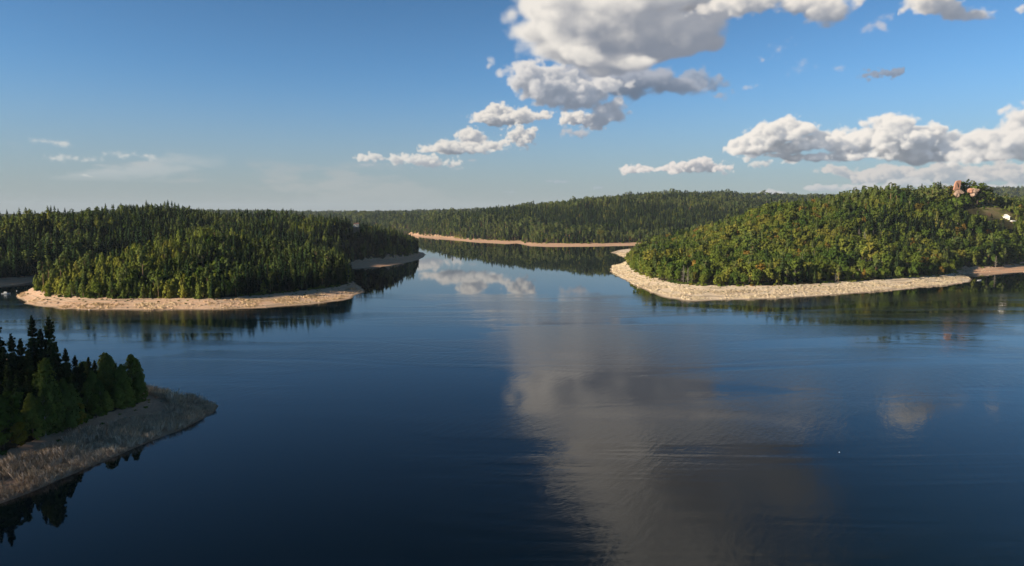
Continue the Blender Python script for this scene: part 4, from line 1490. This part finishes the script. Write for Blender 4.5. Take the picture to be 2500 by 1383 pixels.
# ---- bleached stalks on the banks
def tuft(n, h, spread, w, rg, mat):
    g = Geo()
    a = rg.random(n) * 6.283
    r0 = rg.random(n) ** 0.5 * spread
    base = np.stack([np.cos(a) * r0, np.sin(a) * r0, np.full(n, -0.1)], 1)
    lean = np.stack([np.cos(a), np.sin(a), 0 * a], 1) * rg.uniform(0.05, 0.6, (n, 1)) * h + rg.normal(size=(n, 3)) * 0.08
    hh = rg.uniform(0.5, 1.0, n) * h
    mid = base + lean * 0.5 + np.array([0, 0, 1]) * hh[:, None] * 0.5
    half = (lean * 0.5 + np.array([0, 0, 1]) * hh[:, None] * 0.5)
    side = unit(np.cross(half, rg.normal(size=(n, 3)))) * w * rg.uniform(0.6, 1.3, (n, 1))
    nr = unit(np.stack([np.cos(a), np.sin(a), np.full(n, 0.8)], 1))
    g.quads(mid, side, half, nr, 0, rg.random(n))
    return g.mesh('stalks', [mat])


reed_src = bpy.data.collections.new('stalk_shapes')
for i in range(3):
    rg = np.random.default_rng(50 + i)
    reed_src.objects.link(bpy.data.objects.new('stalk_a%d' % i, tuft(70, 1.7, 0.45, 0.022, rg, M_GREYSTRAW)))
    reed_src.objects.link(bpy.data.objects.new('stalk_b%d' % i, tuft(64, 1.0, 0.75, 0.036, rg, M_STRAW)))
    reed_src.objects.link(bpy.data.objects.new('stalk_c%d' % i, tuft(64, 0.9, 0.75, 0.036, rg, M_TANSTRAW)))
ro = [o.name for o in sorted(reed_src.objects, key=lambda o: o.name)]
NG_REED = instancer('bank_stalks', reed_src)


def stalks(land, x0, x1, y0, y1, st, tlo, thi, kind, dens, sz, label, seed):
    X, Y = scatter(x0, x1, y0, y1, st)
    Z, Bt, Wh = height(X, Y, True)
    kk = list(LANDS).index(land)
    band = 0.5 + 0.5 * np.sin(Bt * 14 + vnoise(X, Y, 25, seed) * 1.2)
    pr = dens * (0.35 + 0.65 * band) * (0.6 + 0.55 * vnoise(X, Y, 14, seed + 1))
    k = (Wh == kk) & (Bt > tlo) & (Bt < thi + 0.12 * vnoise(X, Y, 20, seed + 2)) & (RG.random(X.shape) < pr)
    X, Y, Z = X[k], Y[k], Z[k]
    n = len(X)
    s = RG.uniform(0.55, 1.25, n) * sz * np.clip(1 + 0.35 * vnoise(X, Y, 7, seed + 3), 0.4, 1.9)
    wh = np.array([ro.index('stalk_%s%d' % (kind, v)) for v in RG.integers(0, 3, n)])
    mass('dry_stalks', np.stack([X, Y, Z], 1), wh, np.stack([0 * s, 0 * s, RG.random(n) * 6.28], 1), np.stack([s * 1.1, s * 1.1, s], 1), NG_REED, label, 'dry plants')
    print('STALKS', label, n)


stalks('spit', -190, -60, 130, 262, 0.95, 0.02, 0.72, 'a', 0.95, 1.1, 'grey-brown bleached stalks lining the shaded near spit', 41)
stalks('west', -390, -80, 430, 620, 1.4, 0.10, 0.72, 'c', 0.85, 0.8, 'pale dry stalks on the peach-coloured beach of the left peninsula', 44)
stalks('east', 60, 520, 480, 1100, 1.5, 0.08, 0.82, 'b', 1.0, 0.85, 'cream bleached stalks on the wide beach of the right headland', 47)


# ---- stones of the drawn-down shore
import bmesh
st_src = bpy.data.collections.new('stone_shapes')
M_STONES = simple('shore_stone', (0.42, 0.31, 0.23), 0.95, 0.4, 1.0)
for i in range(3):
    bm = bmesh.new(); bmesh.ops.create_icosphere(bm, subdivisions=2, radius=0.5)
    rg = np.random.default_rng(90 + i); ph = rg.normal(size=(5, 3)) * 3
    for v in bm.verts:
        k_ = 1 + 0.16 * sum(math.sin(v.co.dot(Vector(p_)) + p_[1] * 4) for p_ in ph)
        v.co = Vector((v.co.x * 1.3 * k_, v.co.y * k_, v.co.z * 0.62 * k_))
    me = bpy.data.meshes.new('stone'); bm.to_mesh(me); bm.free(); me.materials.append(M_STONES)
    st_src.objects.link(bpy.data.objects.new('stone_%d' % i, me))
NG_STONE = instancer('shore_stones', st_src)
for land, x0, x1, y0, y1, st, pr, big in (('spit', -190, -60, 130, 262, 1.3, 0.16, 0.9), ('west', -390, -80, 430, 640, 3.0, 0.22, 1.5), ('east', 60, 560, 480, 1100, 3.2, 0.20, 1.5), ('west', -330, -100, 780, 1080, 4.0, 0.12, 1.2)):
    X, Y = scatter(x0, x1, y0, y1, st)
    Z, Bt, Wh = height(X, Y, True)
    k = (Wh == list(LANDS).index(land)) & (Bt > 0.01) & (RG.random(X.shape) < pr * (0.5 + vnoise(X, Y, 10, 77)))
    X, Y, Z = X[k], Y[k], Z[k]; n = len(X)
    z_ = RG.uniform(0.25, 1.0, n) ** 1.8 * big
    mass('shore_stones', np.stack([X, Y, Z], 1), RG.integers(0, 3, n), RG.normal(size=(n, 3)) * np.array([.2, .2, 3]), np.stack([z_, z_, z_], 1), NG_STONE,
         {'spit': 'stones scattered on the shaded near spit', 'west': 'stones scattered on the beach of the left peninsula' if st == 3.0 else 'stones scattered on the reddish beach of the hump', 'east': 'stones scattered on the beach of the right headland'}[land], 'stones')
for nm, x0, x1, y0, y1, st, pr in (('west', -390, -80, 430, 620, 4, .16), ('east', 60, 520, 480, 1100, 4, .20), ('spit', -190, -60, 130, 262, 2.5, .12)):
    X, Y = scatter(x0, x1, y0, y1, st)
    Z, Bt, Wh = height(X, Y, True)
    k = (Wh == list(LANDS).index(nm)) & (Bt > 0.45) & (RG.random(X.shape) < pr * 2 * Bt ** 2)
    X, Y, Z = X[k], Y[k], Z[k]; n = len(X)
    z_ = RG.uniform(0.2, 0.55, n)
    mass('undergrowth', np.stack([X, Y, Z], 1), np.where(RG.random(n) < 0.5, order.index('bush.0'), order.index('bush.1')), np.stack([0 * z_, 0 * z_, RG.random(n) * 6.28], 1), np.stack([z_, z_, z_ * .8], 1), NG_TREES,
         'low green weeds dotted over the upper bank of the %s' % {'west': 'left peninsula', 'east': 'right headland', 'spit': 'near spit'}[nm], 'undergrowth')

X, Y = scatter(480, 760, 760, 960, 6.5)
k = (sdist(mead_w, X, Y) > -3) & (RG.random(X.shape) < 0.30)
X, Y = X[k], Y[k]; n = len(X); z_ = RG.uniform(0.5, 1.3, n)
mass('undergrowth', np.stack([X, Y, height(X, Y)], 1), np.where(RG.random(n) < 0.6, order.index('bush.0'), order.index('bush.1')), np.stack([0 * z_, 0 * z_, RG.random(n) * 6.28], 1), np.stack([z_, z_, z_], 1), NG_TREES,
     'green bushes dotted over the hill meadow', 'undergrowth')
X, Y = scatter(-260, 420, 1330, 2000, 7.0)
df = sdist(LANDS['north']['wood'], X, Y)
k = (df > -6) & (df < 10) & (RG.random(X.shape) < 0.35)
X, Y = X[k], Y[k]; n = len(X); z_ = RG.uniform(0.8, 2.2, n)
mass('undergrowth', np.stack([X, Y, height(X, Y)], 1), np.full(n, order.index('bush.1')), np.stack([0 * z_, 0 * z_, RG.random(n) * 6.28], 1), np.stack([z_, z_, z_], 1), NG_TREES,
     'low bushes along the far shore in the centre', 'undergrowth')

# ================================================================== castle ruin, cabin, house, boats
M_STONE = simple('pink_sandstone', (0.42, 0.22, 0.15), 0.95, 0.22, 0.9, 0.15)
M_ROCK = simple('grey_sandstone', (0.36, 0.25, 0.19), 0.95, 0.35, 0.5, 0.3)
M_DARK = simple('shade_and_motor_black', (0.03, 0.025, 0.02), 0.9, 0.2)  # near-black for the painted shade of the breach, and for the outboard motor
M_WHITE = simple('white_plaster', (0.78, 0.75, 0.70), 0.7, 0.06, 1.0)
M_ROOF = simple('roof_tiles', (0.17, 0.10, 0.075), 0.85, 0.3, 2.0)
M_WOOD = simple('brown_boards', (0.12, 0.075, 0.05), 0.8, 0.3, 1.5)
M_GLASS = simple('window_glass', (0.03, 0.04, 0.05), 0.15, 0.1)
M_HULL = simple('white_hull', (0.74, 0.74, 0.72), 0.35, 0.05)


def rough_slab(name, outline, y0, y1, mat, parent, jit=0.25, seed=0):
    """an upright slab of masonry with an uneven outline (x, z) and real thickness, its faces cut up and roughened"""
    rg = np.random.default_rng(seed)
    O = []
    n = len(outline)
    for i in range(n):
        a = np.array(outline[i], float); b_ = np.array(outline[(i + 1) % n], float)
        L = np.linalg.norm(b_ - a); k = max(1, int(L / 1.1))
        for j in range(k):
            p = a + (b_ - a) * j / k + rg.normal(size=2) * (jit * 0.5 if j else 0.05)
            O.append(p)
    V = [(p[0], y0 + rg.normal() * jit * 0.4, p[1]) for p in O] + [(p[0], y1 + rg.normal() * jit * 0.4, p[1]) for p in O]
    m_ = len(O)
    F = [tuple(range(m_))[::-1], tuple(range(m_, 2 * m_))] + [(i, (i + 1) % m_, m_ + (i + 1) % m_, m_ + i) for i in range(m_)]
    return poly_mesh(name, V, F, mat, parent)


def boulder(name, c, s, seed, mat, parent):
    import bmesh
    rg = np.random.default_rng(seed)
    bm = bmesh.new()
    bmesh.ops.create_icosphere(bm, subdivisions=3, radius=1)
    ph = rg.random((6, 3)) * 4
    for v in bm.verts:
        k = 1 + 0.16 * sum(math.sin(v.co.dot(Vector(p)) * 2.2 + p[0] * 3) for p in ph) / 2
        v.co = Vector((v.co.x * s[0] * k + c[0], v.co.y * s[1] * k + c[1], round(v.co.z * 5) / 5 * s[2] * k * 0.5 + v.co.z * s[2] * 0.5 + c[2]))
    me = bpy.data.meshes.new(name); bm.to_mesh(me); bm.free()
    me.materials.append(mat)
    return link(bpy.data.objects.new(name, me), parent)


cp = castle_p
cy = cp[1]
sc_ = cy / F0                                        # metres per photo pixel there
def cz_(py): return atY(2337, py, cy)[2] - cp[2]
def cx_(px): return (px - 2337) * sc_
ruin = tag(empty('castle_ruin', (atY(2337, 470, cy)[0], cy, cp[2])), 'broken pink sandstone castle tower on the wooded hilltop', 'castle ruin')
zt = cz_(441)
z463 = cz_(464)
outl = [(cx_(2327.5), z463), (cx_(2329.5), cz_(450)), (cx_(2332), cz_(443.5)), (cx_(2336), cz_(441.6)), (cx_(2343.5), zt), (cx_(2342.6), cz_(452)), (cx_(2341.6), cz_(462)), (cx_(2337), cz_(462.5)), (cx_(2332), cz_(464.5))]
rough_slab('tower_wall', outl, -1.3, 1.3, M_STONE, ruin, 0.18, 1)
rough_slab('tower_side_wall', [(cx_(2342.5), zt - .2), (cx_(2342.2), cz_(462)), (cx_(2345.0), cz_(463)), (cx_(2344.6), zt + .1)], 1.3, 8.0, M_STONE, ruin, 0.15, 2)
rough_slab('breach_shade', [(cx_(2334.5), cz_(446.5)), (cx_(2336.3), cz_(448)), (cx_(2339), cz_(456)), (cx_(2338.6), cz_(459.8)), (cx_(2337), cz_(458)), (cx_(2334.3), cz_(450))][::-1], -1.42, -1.31, M_DARK, ruin, 0.05, 3)  # dark slab on the wall face, its colour standing for shade inside
rough_slab('fallen_wall', [(cx_(2337.5), cz_(465)), (cx_(2341), cz_(463.6)), (cx_(2350), cz_(470.5)), (cx_(2347.5), cz_(473.6)), (cx_(2344), cz_(473.8))], -3.4, -1.6, M_ROCK, ruin, 0.2, 4)
boulder('foundation_rock', (cx_(2337), 1.0, cz_(473)), (3.9, 4.0, (cz_(463.5) - cz_(473)) * 1.15), 5, M_ROCK, ruin)
rock = tag(empty('castle_rock', (atY(2372, 470, cy)[0], cy, cp[2])), 'pale layered sandstone crag right of the castle tower', 'rock')
boulder('crag', (cx_(2334) , 0, cz_(466)), (3.6, 4.0, cz_(461) - cz_(467)), 6, M_STONE, rock)
boulder('crag_foot', (2.4, -0.5, cz_(471)), (3.6, 4.0, (cz_(463) - cz_(471.5)) * 1.2), 7, M_ROCK, rock)
boulder('crag_ledge', (6.8, 1.0, cz_(465)), (3.6, 4, 2.6), 8, M_ROCK, rock)
# trees about the ruin
for key, px, py, pt, dy, lab, nm in [
        ('broadleaf_tree.0', 2351, 470, 439.5, 9, 'green tree right behind the castle tower', 'broadleaf_tree'),
        ('broadleaf_tree.1', 2320, 474, 451, 6, 'green tree on the left flank of the castle tower', 'broadleaf_tree'),
        ('tall_pine_tree.1', 2376, 468, 439, 6, 'wide umbrella-shaped pine growing on the crag beside the castle', 'tall_pine_tree'),
        ('broadleaf_tree.2', 2390, 472, 446, 5, 'dark tree right of the umbrella-shaped pine by the castle', 'broadleaf_tree'),
        ('bush.0', 2331, 478, 470, -4, 'small green bush at the foot of the castle tower', 'broadleaf_tree'),
        ('broadleaf_tree.0', 2362, 492, 475, -8, 'bright green tree below the castle crag', 'broadleaf_tree'),
        ('spruce_tree.0', 2402, 478, 454, 2, 'dark pointed spruce between the castle crag and the meadow', 'spruce_tree'),
        ('broadleaf_tree.0', 2417, 482, 458, 6, 'round tree left of the meadow top', 'broadleaf_tree')]:
    Yt = cy + dy
    top = atY(px, pt, Yt); gz = float(height(np.array([top[0]]), np.array([Yt]))[0])
    ft = atY(px, py, Yt)[2] if pt < 445 and 'crag' in lab else gz
    h = top[2] - ft
    s = h / KINDS[key]['h']
    w_ = (1.7 * s if 'umbrella' in lab else 1.0 * max(s, 0.55))
    tree_thing(key, nm, (top[0], Yt, ft), RG.random() * 6, (w_, w_, s), lab, 'tree')

# cabin with a railed deck on the hump
cb = tag(empty('cabin', tuple(cabin_p), math.radians(8)), 'small dark-roofed cabin with a white railed deck high on the wooded hump', 'cabin')
s_ = cabin_p[1] / F0
v, f = boxes([(-3.4, 3.0, 0, 5.5, 0.4, 4.6)]); poly_mesh('wall', v, f, M_WHITE, cb)
v = [(-4.0, -0.6, 4.55), (3.6, -0.6, 4.55), (3.6, 6.1, 4.55), (-4.0, 6.1, 4.55), (-4.0, 2.75, 6.4), (3.6, 2.75, 6.4)]
poly_mesh('roof', v, [(0, 1, 5, 4), (2, 3, 4, 5), (0, 4, 3), (1, 2, 5), (0, 3, 2, 1)], M_ROOF, cb)
for x in (-2.5, -0.4, 1.5):
    v, f = boxes([(x, x + 1.1, -0.06, -0.002, 1.9, 3.4)]); w_ = poly_mesh('window', v, f, M_GLASS, cb)
v, f = boxes([(-4.6, 4.2, -2.6, -0.01, 1.2, 1.5)]); poly_mesh('deck', v, f, M_WHITE, cb)
v, f = boxes([(x, x + 0.14, -2.6, -2.46, 1.5, 2.5) for x in np.linspace(-4.6, 4.06, 12)] + [(-4.6, 4.2, -2.62, -2.45, 2.503, 2.64)]); poly_mesh('railing', v, f, M_WHITE, cb)
for x in (-4.4, 0, 3.9):
    v, f = boxes([(x, x + 0.25, -2.5, -2.25, -8, 1.2)]); poly_mesh('deck_post', v, f, M_WOOD, cb)
v, f = boxes([(-4.2, 3.8, -1.9, 5.4, -9, 0.4)]); poly_mesh('stone_base', v, f, M_ROCK, cb)

# white house below the meadow
hp = house_p
hs = tag(empty('white_house', tuple(hp), math.radians(-24)), 'bright white gabled house at the foot of the hill meadow', 'house')
v = [(-3.6, 0, -2), (3.6, 0, -2), (3.6, 9, -2), (-3.6, 9, -2), (-3.6, 0, 3.4), (3.6, 0, 3.4), (3.6, 9, 3.4), (-3.6, 9, 3.4), (0, 0, 6.2), (0, 9, 6.2)]
poly_mesh('wall', v, [(0, 1, 5, 8, 4), (2, 3, 7, 9, 6), (1, 2, 6, 5), (3, 0, 4, 7), (0, 3, 2, 1)], M_WHITE, hs)
v = [(-4.1, -0.5, 3.05), (0, -0.5, 6.25), (4.1, -0.5, 3.05), (-4.1, 9.5, 3.05), (0, 9.5, 6.25), (4.1, 9.5, 3.05), (-4.1, -0.5, 3.3), (0, -0.5, 6.5), (4.1, -0.5, 3.3), (-4.1, 9.5, 3.3), (0, 9.5, 6.5), (4.1, 9.5, 3.3)]
poly_mesh('roof', v, [(6, 7, 10, 9), (7, 8, 11, 10), (0, 3, 4, 1), (1, 4, 5, 2), (0, 1, 7, 6), (1, 2, 8, 7), (3, 9, 10, 4), (4, 10, 11, 5), (0, 6, 9, 3), (2, 5, 11, 8)], M_HULL, hs)
for x in (-2.2, 1.2):
    v, f = boxes([(x, x + 0.9, -0.05, -0.002, 0.6, 1.8)]); poly_mesh('window', v, f, M_GLASS, hs)
v, f = boxes([(-0.5, 0.5, -0.05, -0.002, -1.2, 0.9)]); poly_mesh('door', v, f, M_WOOD, hs)
h2p = hit(2476, 546)
h2 = tag(empty('shed', tuple(h2p), 0.3), 'small pale-roofed shed right below the white house', 'shed')
v, f = boxes([(-2.5, 2.5, 0, 4, -1, 2.2)]); poly_mesh('wall', v, f, M_WOOD, h2)
v = [(-3, -0.4, 2.2), (3, -0.4, 2.2), (3, 4.4, 2.2), (-3, 4.4, 2.2), (-3, 2, 3.4), (3, 2, 3.4)]
poly_mesh('roof', v, [(0, 1, 5, 4), (2, 3, 4, 5), (0, 4, 3), (1, 2, 5), (0, 3, 2, 1)], M_HULL, h2)
h3p = hit(569, 578)
h3 = tag(empty('hut', tuple(h3p), -0.4), 'tiny white hut among the trees on the crest of the left peninsula', 'hut')
v, f = boxes([(-1.8, 1.8, 0, 3.4, -1, 12.2)])
v, f = boxes([(-1.8, 1.8, 0, 3.4, -1, 2.4)]); poly_mesh('wall', v, f, M_WHITE, h3)
v = [(-2.2, -0.4, 2.4), (2.2, -0.4, 2.4), (2.2, 3.8, 2.4), (-2.2, 3.8, 2.4), (-2.2, 1.7, 3.7), (2.2, 1.7, 3.7)]
poly_mesh('roof', v, [(0, 1, 5, 4), (2, 3, 4, 5), (0, 4, 3), (1, 2, 5), (0, 3, 2, 1)], M_HULL, h3)


def boat(px, py, L, beam, rz, label, cabin=True):
    x, y = gp(px, py)
    bt = tag(empty('motor_boat', (x, y, 0), rz), label, 'boat')
    ns = 11
    V = []
    for i in range(ns):
        u = i / (ns - 1)
        w = beam / 2 * (math.sin(min(1, (1 - u) * 1.9) * math.pi / 2) ** 0.7 if u > 0.3 else 0.93 + 0.07 * u / 0.3) if u < 1 else 0.02
        sheer = 0.55 + 0.30 * u ** 2
        xx = L * (u - 0.5)
        V += [(xx, -w, sheer), (xx * 0.96, -w * 0.78, 0.0), (xx * 0.93, 0, -0.28 + 0.25 * u ** 4), (xx * 0.96, w * 0.78, 0.0), (xx, w, sheer)]
    F = []
    for i in range(ns - 1):
        for j in range(4):
            a = i * 5 + j
            F.append((a, a + 1, a + 6, a + 5))
    F.append((0, 4, 3, 2, 1))
    poly_mesh('hull', V, F, M_HULL, bt, smooth=False)
    Vd, Fd = [], []
    for i in range(ns):
        a = V[i * 5]; b2 = V[i * 5 + 4]
        Vd += [(a[0], a[1] * 0.97, a[2] - 0.06), (b2[0], b2[1] * 0.97, b2[2] - 0.06)]
        if i: Fd.append((2 * i - 2, 2 * i, 2 * i + 1, 2 * i - 1))
    poly_mesh('deck', Vd, Fd, M_WHITE, bt)
    if cabin:
        z0 = 0.62
        V2 = [(-L * .22, -beam * .34, z0), (L * .20, -beam * .30, z0), (L * .20, beam * .30, z0), (-L * .22, beam * .34, z0),
              (-L * .20, -beam * .28, z0 + 1.1), (L * .06, -beam * .25, z0 + 1.1), (L * .06, beam * .25, z0 + 1.1), (-L * .20, beam * .28, z0 + 1.1)]
        poly_mesh('cabin', V2, [(0, 3, 2, 1), (4, 5, 6, 7), (0, 1, 5, 4), (2, 3, 7, 6), (3, 0, 4, 7)], M_HULL, bt)
        poly_mesh('windscreen', [(L * .20 + .01, -beam * .29, z0 + .05), (L * .20 + .01, beam * .29, z0 + .05), (L * .065 + .01, beam * .24, z0 + 1.08), (L * .065 + .01, -beam * .24, z0 + 1.08)],
                  [(0, 1, 2, 3)], M_GLASS, bt)
    v, f = boxes([(-L * .5 - .25, -L * .5 - .01, -0.16, 0.16, 0.05, 0.95)]); poly_mesh('outboard_motor', v, f, M_DARK, bt)
    return bt


boat(15, 718, 6.6, 2.2, 0.12, 'white motor boat with a low cabin moored in the dark left inlet')
boat(2391, 685.5, 4.2, 1.6, 0.1, 'small pale open boat off the end of the right headland beach', cabin=False)


def buoy(px, py, r, label):
    import bmesh
    x, y = gp(px, py)
    bm = bmesh.new()
    prof = [(0.0, -0.5), (0.55, -0.35), (0.95, 0.0), (0.9, 0.4), (0.55, 0.8), (0.25, 0.95), (0.18, 1.3), (0.0, 1.35)]
    rings = [[bm.verts.new((r * a * math.cos(k * math.pi / 6), r * a * math.sin(k * math.pi / 6), r * z)) for k in range(12)] for a, z in prof]
    for i in range(len(rings) - 1):
        for k in range(12):
            try:
                bm.faces.new((rings[i][k], rings[i][(k + 1) % 12], rings[i + 1][(k + 1) % 12], rings[i + 1][k]))
            except ValueError:
                pass
    me = bpy.data.meshes.new('buoy'); bm.to_mesh(me); bm.free()
    me.materials.append(M_HULL)
    o = link(bpy.data.objects.new('buoy', me)); o.location = (x, y, 0)
    tag(o, label, 'buoy')


buoy(41, 711, 0.45, 'white mooring buoy right of the motor boat in the left inlet')
buoy(2049, 1105, 0.13, 'tiny white buoy alone on the open water in front of the right headland')

# ------------------------------------------------------------------ the air
v, f = boxes([(-9000, 9000, -700, 15500, -9, 260)])
m = bpy.data.materials.new('haze'); m.use_nodes = True
t = NT(m.node_tree); t.n.clear()
vol = t.new('ShaderNodeVolumePrincipled')
vol.inputs['Color'].default_value = (0.72, 0.84, 1.0, 1)
vol.inputs['Density'].default_value = 0.000031
out = t.new('ShaderNodeOutputMaterial'); t.l.new(vol.outputs[0], out.inputs['Volume'])
hz = poly_mesh('haze', v, f, m)
tag(hz, 'thin blue haze over the lake and the far woods', None, None, 'stuff')

# unseen cloud added towards the sun to dim the near spit, behind the camera's left shoulder
import bmesh
bm = bmesh.new()
bmesh.ops.create_icosphere(bm, subdivisions=4, radius=1)
rgc = np.random.default_rng(5)
ph = rgc.normal(size=(9, 3)) * 2.6
for v_ in bm.verts:
    k_ = 1 + 0.07 * sum(math.sin(v_.co.dot(Vector(p_)) + p_[0] * 5) for p_ in ph)
    v_.co = Vector((v_.co.x * 175 * k_, v_.co.y * 165 * k_, (v_.co.z * 52 if v_.co.z > 0 else v_.co.z * 30) * k_))
me = bpy.data.meshes.new('cloud'); bm.to_mesh(me); bm.free()
me.polygons.foreach_set('use_smooth', [True] * len(me.polygons))
m = bpy.data.materials.new('cloud'); m.use_nodes = True
t = NT(m.node_tree); t.n.clear()
vol = t.new('ShaderNodeVolumePrincipled')
vol.inputs['Color'].default_value = (1, 1, 1, 1)
vol.inputs['Density'].default_value = 0.0130
out = t.new('ShaderNodeOutputMaterial'); t.l.new(vol.outputs[0], out.inputs['Volume'])
me.materials.append(m)
shade_cloud = link(bpy.data.objects.new('cloud', me))
c_ = Vector((-135, 195, 8)) + TO_SUN * 1300
shade_cloud.location = c_
tag(shade_cloud, 'unseen low cloud added to shade the near spit', 'cloud')
